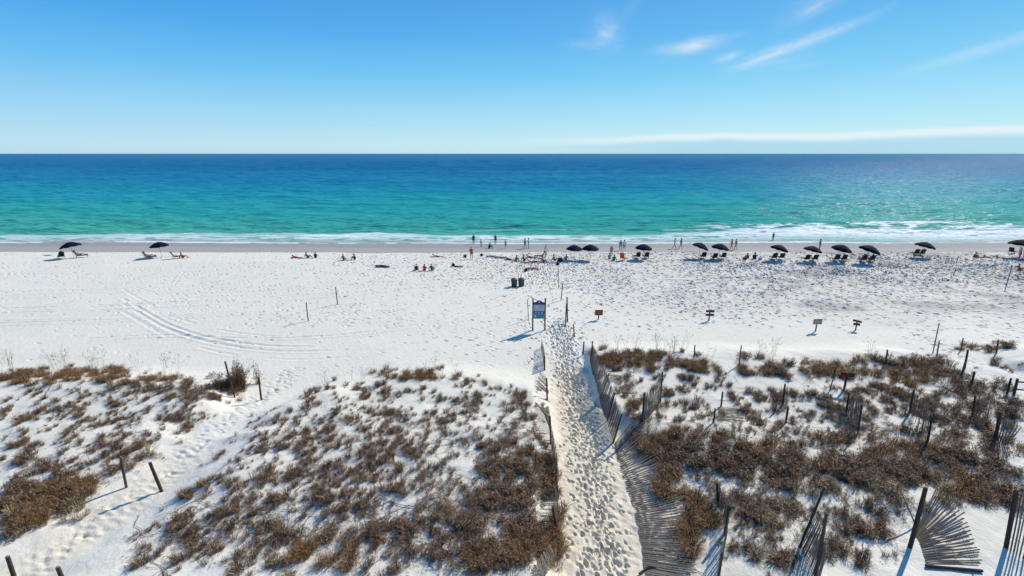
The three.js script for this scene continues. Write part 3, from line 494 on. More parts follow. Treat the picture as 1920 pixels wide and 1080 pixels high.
// ---------------------------------------------------------------- people: one body surface per pose, hands and head of their own grids
function surfaceOf(dist, lo, hi, res) {                              // marching cubes over a box
  const size = Math.max(hi.x - lo.x, hi.y - lo.y, hi.z - lo.z) / 2, mid = lo.clone().add(hi).multiplyScalar(.5), mc = new MarchingCubes(res, new THREE.MeshStandardMaterial(), false, false, 60000);
  mc.isolation = 0; const h = res / 2, p = V(0, 0, 0);
  for (let k = 0; k < res; k++) for (let j = 0; j < res; j++) for (let i = 0; i < res; i++) { p.set((i - h) / h, (j - h) / h, (k - h) / h).multiplyScalar(size).add(mid); mc.field[i + j * res + k * res * res] = -dist(p); }
  mc.update(); const n = mc.count, g = new THREE.BufferGeometry(), pos = mc.positionArray.slice(0, n * 3);
  for (let k = 0; k < n; k++) { pos[k * 3] = pos[k * 3] * size + mid.x; pos[k * 3 + 1] = pos[k * 3 + 1] * size + mid.y; pos[k * 3 + 2] = pos[k * 3 + 2] * size + mid.z; }
  g.setAttribute('position', new THREE.BufferAttribute(pos, 3)); g.setAttribute('normal', new THREE.BufferAttribute(mc.normalArray.slice(0, n * 3), 3)); return g;
}
const capsule = (p, a, b, ra, rb) => { const bx = b.x - a.x, by = b.y - a.y, bz = b.z - a.z, px = p.x - a.x, py = p.y - a.y, pz = p.z - a.z, t = clamp((px * bx + py * by + pz * bz) / (bx * bx + by * by + bz * bz + 1e-9)); return Math.hypot(px - t * bx, py - t * by, pz - t * bz) - lerp(ra, rb, t); };
const smin = (a, b, k) => { const h = clamp(.5 + .5 * (b - a) / k); return lerp(b, a, h) - k * h * (1 - h); };
const field = (bones, k) => (p) => { let d = 9; for (const [a, b, ra, rb] of bones) d = smin(d, capsule(p, a, b, ra, rb), k); return d; };
const handGeo = (() => {                                             // wrist at 0, fingers along -y, thumb towards +x, palm facing +z; slightly curled
  const b = [[V(0, 0, 0), V(0, -.03, 0), .024, .026], [V(-.022, -.035, 0), V(-.024, -.085, .002), .017, .014], [V(.016, -.035, 0), V(.02, -.085, .002), .018, .014], [V(0, -.035, 0), V(0, -.085, 0), .018, .015]];
  [[-.030, .052], [-.010, .066], [.010, .070], [.030, .062]].forEach(([x, l]) => { const k = V(x * 1.05, -.09, .004), m = V(x * 1.15, -.09 - l * .55, .012), e = V(x * 1.2, -.09 - l, .03); b.push([k, m, .0095, .009], [m, e, .009, .0075]); });
  b.push([V(.026, -.03, .004), V(.052, -.06, .014), .013, .011], [V(.052, -.06, .014), V(.058, -.092, .022), .0105, .0085]);
  return surfaceOf(field(b, .006), V(-.095, -.19, -.09), V(.095, .03, .1), 30);
})();
const headGeo = (() => {                                             // head centre at 0, looking to +z
  const b = [[V(0, .03, -.015), V(0, -.02, -.005), .088, .078], [V(0, -.05, .02), V(0, -.085, .035), .058, .036], [V(0, .0, .085), V(0, -.028, .108), .012, .016], [V(0, -.058, .082), V(0, -.07, .082), .016, .014], [V(-.03, .022, .07), V(.03, .022, .07), .02, .02]];
  for (const s of [-1, 1]) { b.push([V(s * .088, .012, -.01), V(s * .09, -.03, -.004), .014, .010], [V(s * .05, -.02, .05), V(s * .03, -.03, .06), .02, .02]); }
  const f = field(b, .02), eyes = (p) => { let d = 9; for (const s of [-1, 1]) d = Math.min(d, Math.hypot(p.x - s * .033, p.y - .002, p.z - .098) - .014); return d; };
  return surfaceOf((p) => Math.max(f(p), -eyes(p)), V(-.14, -.14, -.14), V(.14, .14, .14), 24);
})();
const hairGeo = (long) => { const b = [[V(0, .045, -.03), V(0, .01, -.045), .094, .09]]; if (long) b.push([V(0, 0, -.07), V(0, -.16, -.075), .062, .042]); const f = field(b, .03); return surfaceOf((p) => Math.max(f(p), p.z - .052 + (p.y < .05 ? (.05 - p.y) * .75 : 0)), V(-.15, -.24, -.2), V(.15, .16, .12), 22); };
const hairs = [hairGeo(false), hairGeo(true)];
const poses = {
  stand: { pelvis: [0, .93, 0], chest: [0, 1.27, -.01], neck: [0, 1.45, -.01], head: [0, 1.6, .01], sh: [.165, 1.38, -.01], el: [.22, 1.12, -.03], wr: [.22, .88, .05], hip: [.09, .9, 0], kn: [.1, .49, .02], an: [.1, .08, -.02], toe: [.11, .035, .13], look: [0, 0] },
  walk: { pelvis: [0, .91, 0], chest: [0, 1.25, .02], neck: [0, 1.43, .03], head: [0, 1.58, .05], sh: [.165, 1.36, .02], el: [.22, 1.1, -.08], wr: [.21, .9, .08], hip: [.09, .88, 0], kn: [.1, .48, .16], an: [.1, .08, .22], toe: [.11, .04, .37], kn2: [.1, .49, -.06], an2: [.1, .12, -.34], toe2: [.1, .04, -.22], el2: [.22, 1.1, .08], wr2: [.21, .92, .24], look: [0, 0] },
  sit: { pelvis: [0, .12, 0], chest: [0, .45, -.13], neck: [0, .62, -.15], head: [0, .77, -.13], sh: [.165, .55, -.14], el: [.25, .32, -.28], wr: [.23, .12, -.40], hip: [.09, .11, .02], kn: [.12, .36, .36], an: [.1, .07, .64], toe: [.1, .05, .80], look: [0, 0] },
  knees: { pelvis: [0, .12, 0], chest: [0, .46, .05], neck: [0, .62, .1], head: [0, .76, .15], sh: [.165, .55, .07], el: [.22, .36, .26], wr: [.08, .34, .46], hip: [.09, .11, .02], kn: [.1, .47, .34], an: [.09, .08, .46], toe: [.1, .04, .61], look: [0, 0] },
  lie: { pelvis: [0, .12, 0], chest: [0, .13, -.35], neck: [0, .12, -.53], head: [0, .13, -.69], sh: [.165, .11, -.46], el: [.28, .07, -.22], wr: [.27, .06, .03], hip: [.09, .1, .02], kn: [.11, .16, .43], an: [.1, .06, .84], toe: [.13, .17, .9], look: [-Math.PI / 2, 0] },
  prone: { pelvis: [0, .11, 0], chest: [0, .17, -.34], neck: [0, .28, -.5], head: [0, .36, -.62], sh: [.165, .22, -.43], el: [.24, .05, -.52], wr: [.12, .06, -.74], hip: [.09, .1, .02], kn: [.1, .07, .45], an: [.1, .08, .85], toe: [.1, .03, .96], look: [-.1, Math.PI] },
  recline: { pelvis: [0, .46, -.02], chest: [0, .73, -.24], neck: [0, .9, -.33], head: [0, 1.04, -.36], sh: [.165, .83, -.29], el: [.28, .58, -.22], wr: [.31, .56, .02], hip: [.09, .44, .02], kn: [.11, .56, .42], an: [.1, .42, .8], toe: [.11, .5, .9], look: [-.2, 0] },
};
const bodyOf = {};
function makeBody(name) {
  const q = poses[name], v = (k, s = 0) => { const a = (s < 0 && q[k + '2']) || q[k]; return s ? V(a[0] * s, a[1], a[2]) : V(...a); };
  const b = [[v('pelvis'), v('chest'), .118, .125], [v('chest'), v('neck'), .12, .055], [v('neck'), v('head'), .05, .05]];
  for (const s of [-1, 1]) b.push([v('chest'), v('sh', s), .09, .06], [v('sh', s), v('el', s), .054, .04], [v('el', s), v('wr', s), .04, .028], [v('pelvis'), v('hip', s), .1, .092], [v('hip', s), v('kn', s), .088, .056], [v('kn', s), v('an', s), .056, .038], [v('an', s), v('toe', s), .042, .03]);
  const all = b.flatMap(([a, c]) => [a, c]), lo = all.reduce((m, p) => m.min(p), V(9, 9, 9)).addScalar(-.2), hi = all.reduce((m, p) => m.max(p), V(-9, -9, -9)).addScalar(.2), parts = [surfaceOf(field(b, .045), lo, hi, 54)];
  const hm = new THREE.Matrix4().makeRotationFromEuler(new THREE.Euler(q.look[0], q.look[1] === Math.PI ? 0 : q.look[1], 0)); hm.setPosition(v('head')); if (name === 'prone') { hm.makeRotationFromEuler(new THREE.Euler(0, Math.PI, 0)); hm.setPosition(v('head')); }
  parts.push(headGeo.clone().applyMatrix4(hm));
  for (const s of [-1, 1]) { const d = v('wr', s).sub(v('el', s)).normalize(), m = new THREE.Matrix4().makeRotationFromQuaternion(new THREE.Quaternion().setFromUnitVectors(V(0, -1, 0), d)).setPosition(v('wr', s)), g = handGeo.clone(); if (s > 0) g.scale(1, 1, 1); g.rotateY(s * -1.2); parts.push(g.applyMatrix4(m)); }
  const trunks = surfaceOf((p) => Math.min(capsule(p, v('pelvis'), v('chest').lerp(v('pelvis'), .7), .128, .126), ...[-1, 1].map((s) => capsule(p, v('hip', s), v('hip', s).lerp(v('kn', s), .42), .104, .092))), v('pelvis').addScalar(-.42), v('pelvis').addScalar(.42), 24);
  const shirt = surfaceOf((p) => { let d = smin(capsule(p, v('pelvis').lerp(v('chest'), .1), v('chest'), .132, .138), capsule(p, v('chest'), v('neck').lerp(v('chest'), .35), .134, .09), .04); for (const s of [-1, 1]) d = smin(d, capsule(p, v('chest'), v('sh', s).lerp(v('el', s), .35), .1, .072), .03); return d; }, v('chest').addScalar(-.55), v('chest').addScalar(.55), 28);
  return bodyOf[name] = { body: mergeGeometries(parts), trunks, shirt, hm };
}
const skins = [std(.50, .29, .20, .6), std(.36, .19, .12, .6), std(.58, .36, .27, .6), std(.24, .12, .075, .6)], hairsMat = [std(.03, .018, .012, .7), std(.12, .07, .03, .7), std(.32, .22, .1, .7)];
const dress = { black: std(.012, .012, .016), navy: std(.012, .02, .07), red: std(.42, .025, .02), white: std(.72, .72, .7), teal: std(.03, .3, .28), blue: std(.04, .12, .38), pink: std(.5, .1, .14), orange: std(.6, .12, .02), grey: std(.2, .2, .21), olive: std(.1, .1, .04) };
let who = 0;
function person(label, px, py, pose, turn, wear, { shirt, skin, long, scale = 1, at, group = 'people on the beach', lift = 0 } = {}) {
  const k = bodyOf[pose] ?? makeBody(pose), o = new THREE.Group(); o.name = numbered('person'); o.position.copy(at ?? ground(px, py, lift)); o.rotation.y = turn; o.scale.setScalar(scale); o.userData = { label, category: 'person', group }; scene.add(o); who++;
  const body = mesh('body', k.body, skins[skin ?? who % 3], o); mesh('shorts', k.trunks, dress[wear], o); if (shirt) mesh('shirt', k.shirt, dress[shirt], o);
  const h = mesh('hair', hairs[long ? 1 : 0], hairsMat[who % 3], o); h.applyMatrix4(k.hm); return o;
}
// towels, bags, boards
function towel(label, px, py, turn, mat, w = .85, l = 1.75) {
  const p = ground(px, py), n = 14, m = 8, g = new THREE.PlaneGeometry(w, l, m, n).rotateX(-Math.PI / 2), a = g.attributes.position, ct = Math.cos(turn), st = Math.sin(turn);
  for (let i = 0; i < a.count; i++) { const x = a.getX(i), z = a.getZ(i); a.setY(i, land(p.x + x * ct + z * st, -(p.z - x * st + z * ct)) - p.y + .05 + .018 * noise(x * 5 + px, z * 4)); }
  g.computeVertexNormals(); const o = thing('beach_towel', label, 'towel', p, turn, 'towels on the beach'); mesh('cloth', g, mat, o); for (const s of [-1, 1]) { const hem = mesh('hem', new THREE.TubeGeometry(new THREE.CatmullRomCurve3(Array.from({ length: 5 }, (_, k) => { const x = -w / 2 + w * k / 4, z = s * l / 2; return V(x, land(p.x + x * ct + z * st, -(p.z - x * st + z * ct)) - p.y + .06, z); })), 8, .012, 5), mat, o); hem.castShadow = true; } return o;
}
function bag(label, px, py, mat, s = 1, turn = 0) {
  const o = thing('beach_bag', label, 'bag', ground(px, py), turn, 'bags on the beach'), g = new RoundedBoxGeometry(.5 * s, .42 * s, .3 * s, 4, .11 * s), p = g.attributes.position;
  for (let i = 0; i < p.count; i++) { const y = p.getY(i); p.setX(i, p.getX(i) * (1 - .5 * y) + .03 * noise(p.getX(i) * 9, y * 9)); p.setZ(i, p.getZ(i) * (1 - .7 * y)); } g.computeVertexNormals();
  mesh('pouch', g, mat, o).position.y = .2 * s; for (const k of [-1, 1]) { const h = mesh('handle', new THREE.TorusGeometry(.12 * s, .015, 6, 14, 3.14), mat, o); h.position.set(0, .38 * s, k * .07 * s); } return o;
}
// sunbathers by the left umbrellas
const onLounger = (px, py, turn, label, wear, opt = {}) => person(label, px, py, 'recline', turn, wear, opt);
onLounger(116, 485, lay + .9, 'person in red on the lounger left under the leftmost umbrella', 'red', { skin: 1 }); onLounger(150, 483, lay - .9, 'person in teal on the lounger right under the leftmost umbrella', 'black', { shirt: 'teal' });
onLounger(279, 486, lay - .7, 'person in pink on the lounger left of the second umbrella', 'pink'); person('person in red sitting on sand at the foot of the right hand lounger', 343, 484, 'sit', lay - 1.2, 'red', { shirt: 'red', skin: 1 });
towel('dark towel on sand left of the leftmost umbrella', 90, 479, 1.2, dress.grey, .6, 1.1);
person('person in red lying on sand, left of a group of three', 556, 484, 'prone', 1.4, 'red', { skin: 1, shirt: 'red' }); person('person in black sitting in the middle of a group of three', 577, 484, 'sit', lay - .6, 'black', { shirt: 'black' }); person('person in dark clothes sitting hunched, right of a group of three', 592, 484, 'knees', lay + .4, 'black', { shirt: 'black' });
person('person in dark clothes sitting upright, left of a facing couple', 645, 488, 'sit', .9, 'black', { shirt: 'olive', skin: 1 }); person('person in black leaning, right of a facing couple', 666, 487, 'knees', -1.3, 'black', { shirt: 'black', skin: 1, long: true });
person('person lying on a dark towel alone left of centre', 716, 500, 'lie', 1.45, 'navy', { skin: 1 }); towel('navy towel under the lone person left of centre', 717, 501, 1.45, dress.navy);
person('person in black sitting, left of three sitting close together', 781, 507, 'sit', lay + .2, 'black', { shirt: 'black' }); person('person in red sitting, middle of three sitting close together', 796, 508, 'knees', lay, 'red', { shirt: 'red', skin: 0 }); person('person in navy sitting, right of three sitting close together', 810, 507, 'sit', lay - .3, 'navy', { shirt: 'navy', skin: 1 });
towel('dark towel alone on sand right of the three sitting close together', 857, 500, 1.5, dress.black, .8, 1.6); bag('small dark bag on the dark towel right of the three sitting', 850, 499, dress.black, .8);
person('person lying in red beyond the three sitting close together', 820, 482, 'prone', 1.5, 'red', { skin: 0 });
// at the water and on the wet sand
person('tall person in black standing at the foam, leftmost of the bathers', 888, 458, 'stand', lay + .3, 'black', { shirt: 'black', skin: 3 }); person('person in red trunks walking up from the water', 884, 486, 'walk', .2, 'red', { skin: 0, shirt: 'red', scale: 1.05 });
person('person in black standing at the foam, right of the leftmost bather', 929, 458, 'stand', lay - .4, 'black', { shirt: 'olive', skin: 3 }); person('child in blue standing on the wet sand left of the crouching bather', 902, 463, 'stand', 1.2, 'blue', { scale: .8 });
person('bather crouching in black on the wet sand', 917, 466, 'knees', 1.4, 'black', { shirt: 'black', skin: 3, scale: 1.1 });  person('slim bather in pink on the wet sand, alone beside the bathers', 948, 466, 'walk', -.5, 'pink', { scale: .85 });
 person('walker in black on wet sand, left of two by the centre', 984, 466, 'walk', 1.5, 'black', { shirt: 'black' }); person('walker in white on wet sand, right of two by the centre', 991, 466, 'stand', 1.5, 'white', { shirt: 'white' });
person('person in white bending beside a dark lounger in the crowd', 1023, 484, 'walk', lay - .6, 'white', { shirt: 'white', skin: 2, scale: 1.08 }); lounger('dark lounger at the seaward side of the crowd beside the person in white', 1014, 484, lay + 1.2);
person('walker in grey at the water, left of the pair beyond the orange seat', 1163, 470, 'walk', lay, 'grey', { shirt: 'grey' }); person('walker in white at the water, right of the pair beyond the orange seat', 1170, 470, 'walk', lay, 'grey', { shirt: 'white' }); 
person('walker in white on wet sand left of the dark walker', 1264, 466, 'walk', 1.5, 'white', { shirt: 'white' }); person('walker in black on wet sand left of the two close umbrellas', 1276, 466, 'walk', 1.5, 'black', { shirt: 'grey' });
person('walker in pink on wet sand right of the two close umbrellas, left one', 1371, 468, 'walk', -1.5, 'pink', { skin: 0 }); person('walker in teal on wet sand right of the two close umbrellas, right one', 1379, 468, 'walk', -1.5, 'teal', { skin: 0 });
person('swimmer in black far out in the foam at the right', 1449, 452, 'stand', lay, 'black', { skin: 1, scale: .9 });
person('walker in grey on wet sand between two umbrellas of the right row', 1536, 468, 'stand', 1.4, 'grey', { shirt: 'grey' }); 
// the crowd right of centre
towel('pale blue towel at the left end of the crowd', 922, 482, 1.5, std(.3, .45, .55)); towel('dark towel near the left end of the crowd', 938, 484, 1.5, dress.navy); towel('white towel under the sunbathers in the crowd', 1000, 489, 1.4, dress.white); towel('blue towel at the right end of the crowd', 1030, 493, 1.2, std(.25, .32, .55)); towel('pink towel nearest in the crowd', 1001, 505, 1.35, dress.pink);
bag('dark bag beside the standing walker in red', 872, 483, dress.black, .9); bag('dark bag between the towels at the left end of the crowd', 903, 480, dress.black, .8); bag('grey bag at the front of the crowd near the pink towel', 986, 509, dress.black, .9, .4); bag('big dark bag at the right end of the crowd', 1050, 491, dress.black, 1.4, .3); bag('dark bag in front of the right end of the crowd', 1046, 497, dress.black, 1.1, 1);
person('person lying at the left end of the crowd on pale blue', 922, 482, 'lie', 1.5, 'navy', { skin: 2 }); person('person lying on the dark towel near the left end of the crowd', 939, 484, 'lie', 1.5, 'teal', { skin: 2 });
person('person in black lying left in the middle of the crowd', 956, 488, 'prone', 1.2, 'black', { shirt: 'black' }); person('person in olive lying in the middle of the crowd', 967, 490, 'knees', 1.2, 'olive', { shirt: 'olive', skin: 1 }); person('person in black sitting in the middle of the crowd', 983, 489, 'sit', 1.4, 'black', { shirt: 'black', skin: 1 });
person('person in black lying behind the middle of the crowd', 996, 484, 'prone', 1.3, 'black', { shirt: 'black' }); person('tanned person lying on the white towel in the crowd', 987, 494, 'lie', 1.3, 'orange', { skin: 0 }); person('person in black lying on the right of the white towel', 1004, 492, 'lie', 1.5, 'black', { skin: 1 });
person('person in red sitting at the right end of the crowd', 1019, 492, 'sit', 1.2, 'red', { shirt: 'red' }); person('person in white lying on the blue towel', 1030, 493, 'prone', 1.2, 'white', { shirt: 'white' }); person('person in olive lying right of the blue towel', 1040, 489, 'sit', 1.5, 'olive', { shirt: 'olive' });
person('person lying on the pink towel nearest in the crowd', 1001, 505, 'lie', 1.35, 'pink', { skin: 2 }); person('person in teal sitting in the shade of the touching umbrellas', 1061, 488, 'sit', lay + .3, 'teal', { shirt: 'teal', skin: 2 });
person('person in grey sitting left of the orange red beach seat', 1143, 486, 'knees', lay, 'grey', { shirt: 'grey' }); person('person in olive sitting beside the orange red beach seat', 1151, 489, 'sit', lay, 'black', { shirt: 'olive', skin: 1 }); person('person in grey standing behind the orange red beach seat', 1146, 480, 'stand', lay, 'grey', { shirt: 'grey', skin: 3, scale: .9 });
{ const o = loungerKind.clone(); o.name = numbered('beach_lounger'); o.position.copy(ground(1168, 489)); o.rotation.y = lay - .8; o.scale.set(1.15, 1.1, .6); o.userData = { label: 'orange red beach seat left of an umbrella', category: 'lounger', group: 'dark loungers under the beach umbrellas' }; const red = std(.62, .07, .012, .8); o.traverse((c) => { if (c.name === 'seat' || c.name === 'backrest' || c.name === 'pillow') c.material = red; }); delete o.userData.group; scene.add(o); }
person('person in olive sitting with bags, left of a couple', 1402, 486, 'knees', lay + .3, 'olive', { shirt: 'olive', skin: 1 }); person('person in dark red sitting hunched, right of a couple', 1415, 487, 'knees', lay - .2, 'black', { shirt: 'black', skin: 3, scale: 1.15 }); bag('dark bag left of the couple by the close umbrellas', 1396, 488, dress.black); bag('pale blue bag right of the couple by the close umbrellas', 1425, 488, std(.3, .42, .6), .9);
onLounger(1617, 491, lay - .2, 'person in red on the left lounger under the last umbrella of the right row', 'red', { skin: 1 }); onLounger(1632, 491, lay - .2, 'person in pink on the right lounger under the last umbrella of the right row', 'pink', { skin: 0 });
person('person in red standing under the umbrella at the right edge', 1910, 487, 'stand', .3, 'red', { skin: 0 }); person('person standing at the very right edge in dark shorts', 1919, 487, 'stand', -.2, 'navy', { skin: 0 });
person('sunbather sitting in red, first of a row at far right', 1826, 484, 'knees', 1.3, 'red', { skin: 1, shirt: 'red' }); person('sunbather lying, second of a row at far right', 1838, 484, 'lie', 1.5, 'red', { skin: 1 }); person('sunbather lying in black, third of a row at far right', 1853, 484, 'prone', 1.5, 'black', { skin: 1 }); person('sunbather with dark hair, last of a row at far right', 1877, 485, 'prone', 1.5, 'red', { skin: 1 });
person('person in red sitting near the leaning pole at the right edge', 1911, 507, 'sit', 1.3, 'red', { shirt: 'red', skin: 0 });
{ // a seabird far out over the water
  const p = V(2.5, 12.6, -130), o = thing('seabird', 'dark seabird gliding low under the horizon', 'bird', p, .5), dark = std(.05, .05, .055, .8);
  mesh('body', new THREE.LatheGeometry([[0, -.34], [.05, -.24], [.1, -.05], [.09, .1], [.05, .2], [.055, .26], [.02, .34], [0, .42]].map(([x, y]) => new THREE.Vector2(x, y)), 12).rotateX(Math.PI / 2), dark, o);
  for (const s of [-1, 1]) { const sh = new THREE.Shape(); sh.moveTo(0, .12); sh.lineTo(.35, .16); sh.lineTo(.95, -.08); sh.lineTo(.5, -.1); sh.lineTo(0, -.14); sh.closePath(); const w = mesh('wing', new THREE.ExtrudeGeometry(sh, { depth: .02, bevelEnabled: false }).rotateX(-Math.PI / 2), dark, o); w.scale.x = s; w.rotation.z = s * .38; }
}
// ---------------------------------------------------------------- dune plants
function blades(list) {                                              // list of [base, tip direction path..., width, colour]
  const pos = [], col = [], idx = [];
  for (const { pts, w, c } of list) {
    const n = pts.length, d = pts[n - 1].clone().sub(pts[0]), side = V(d.z, 0, -d.x); if (side.lengthSq() < 1e-6) side.set(1, 0, 0); side.normalize().applyAxisAngle(V(0, 1, 0), ran(-.9, .9)); const at = pos.length / 3;
    pts.forEach((p, k) => { const f = k === n - 1 ? 0.12 : 1 - .35 * k / n; for (const s of [-.5, .5]) { pos.push(p.x + side.x * s * w * f, p.y + side.y * s * w * f, p.z + side.z * s * w * f); col.push(c[0], c[1], c[2]); } });
    for (let k = 0; k < n - 1; k++) { const a = at + k * 2; idx.push(a, a + 1, a + 2, a + 1, a + 3, a + 2); }
  }
  const g = new THREE.BufferGeometry(); g.setAttribute('position', new THREE.Float32BufferAttribute(pos, 3)); g.setAttribute('color', new THREE.Float32BufferAttribute(col, 3)); g.setIndex(idx); g.computeVertexNormals(); return g;
}
const tone = (pal) => { const a = pal[Math.floor(rnd() * pal.length)], k = ran(.75, 1.25); return a.map((v) => v * k); };
const DRY = [[.21, .12, .062], [.34, .22, .12], [.095, .053, .031], [.145, .077, .042], [.46, .335, .20], [.055, .034, .022]];
const GOLD = [[.29, .145, .042], [.21, .10, .034], [.37, .22, .085], [.13, .066, .028], [.12, .08, .03]];
const WOODY = [[.125, .06, .03], [.20, .105, .05], [.05, .028, .018], [.31, .19, .095], [.15, .066, .042], [.44, .31, .175]];
function grassTuft(pal, n, h, r, flop) {
  const l = [];
  for (let k = 0; k < n; k++) {
    const a = ran(0, 6.283), b = r * Math.sqrt(rnd()), out = a + gauss() * .7, H = h * ran(.45, 1.15), f = flop * ran(.25, 1.2) * H, o = V(Math.cos(a) * b, -.03, Math.sin(a) * b), dx = Math.cos(out), dz = Math.sin(out);
    l.push({ pts: [o, V(o.x + dx * f * .25, H * .55, o.z + dz * f * .25), V(o.x + dx * f * .7, H * (.95 - .12 * flop), o.z + dz * f * .7), V(o.x + dx * f * 1.2, H * (1 - .42 * flop), o.z + dz * f * 1.2)], w: ran(.008, .017), c: tone(pal) });
  }
  return blades(l);
}
function bush(pal, n, h, r) {                                        // low woody shrub: forking twigs with small dry leaves
  const l = [];
  for (let k = 0; k < n; k++) {
    const a = ran(0, 6.283), up = ran(.25, 1.2), R = r * ran(.5, 1.1), tip = V(Math.cos(a) * R * Math.cos(up), h * Math.sin(up) * ran(.6, 1.15) + .03, Math.sin(a) * R * Math.cos(up)), foot = V(ran(-.1, .1) * r * 3, -.03, ran(-.1, .1) * r * 3), mid = foot.clone().lerp(tip, .55).add(V(gauss() * .03, .05, gauss() * .03));
    l.push({ pts: [foot, mid, tip], w: ran(.006, .011), c: tone(pal).map((v) => v * .8) });
    for (let m = 0; m < 6; m++) { const o = mid.clone().lerp(tip, ran(.0, 1.1)).add(V(gauss() * .05, gauss() * .04, gauss() * .05)), d = V(gauss(), gauss() * .6 + .35, gauss()).normalize().multiplyScalar(ran(.05, .12)); l.push({ pts: [o, o.clone().addScaledVector(d, .55), o.clone().add(d)], w: ran(.012, .026), c: tone(pal) }); }
  }
  return blades(l);
}
function oats() {                                                    // tall thin stalks with drooping seed heads
  const l = [];
  for (let k = 0; k < 7; k++) { const a = ran(0, 6.283), H = ran(.7, 1.35), f = ran(.08, .3), o = V(Math.cos(a) * .08, -.03, Math.sin(a) * .08), d = V(Math.cos(a) * f, 0, Math.sin(a) * f), c = tone(DRY.slice(0, 4)); const e = V(o.x + d.x, H, o.z + d.z); l.push({ pts: [o, V(o.x + d.x * .3, H * .5, o.z + d.z * .3), e, V(o.x + d.x * 1.7, H * 1.03, o.z + d.z * 1.7)], w: .007, c }); for (let m = 0; m < 5; m++) { const q = V(o.x + d.x * (1 + m * .12), H * (.92 + m * .025), o.z + d.z * (1 + m * .12)); l.push({ pts: [q, V(q.x + gauss() * .02, q.y - .03, q.z + gauss() * .02), V(q.x + gauss() * .05, q.y - .08, q.z + gauss() * .05)], w: .013, c }); } }
  return blades(l);
}
const plantMat = [1, .82, 1.15].map((k) => new THREE.MeshStandardMaterial({ color: C(k, k, k), vertexColors: true, roughness: .85, side: THREE.DoubleSide }));
const kinds = {
  g: [0, 1, 2, 3].map(() => grassTuft(DRY, 64, .34, .15, .8)), d: [0, 1, 2, 3].map(() => grassTuft(GOLD, 74, .42, .2, .9)), s: [0, 1, 2, 3].map(() => bush(WOODY, 25, .40, .36)), p: [0, 1, 2].map(() => grassTuft([[.46, .36, .22], [.36, .27, .15], [.54, .44, .29], [.22, .15, .08]], 46, .38, .12, .6)), o: [0, 1, 2].map(() => oats()), t: [0, 1].map(() => bush(WOODY.slice(0, 3), 46, 1.25, .4)),
};
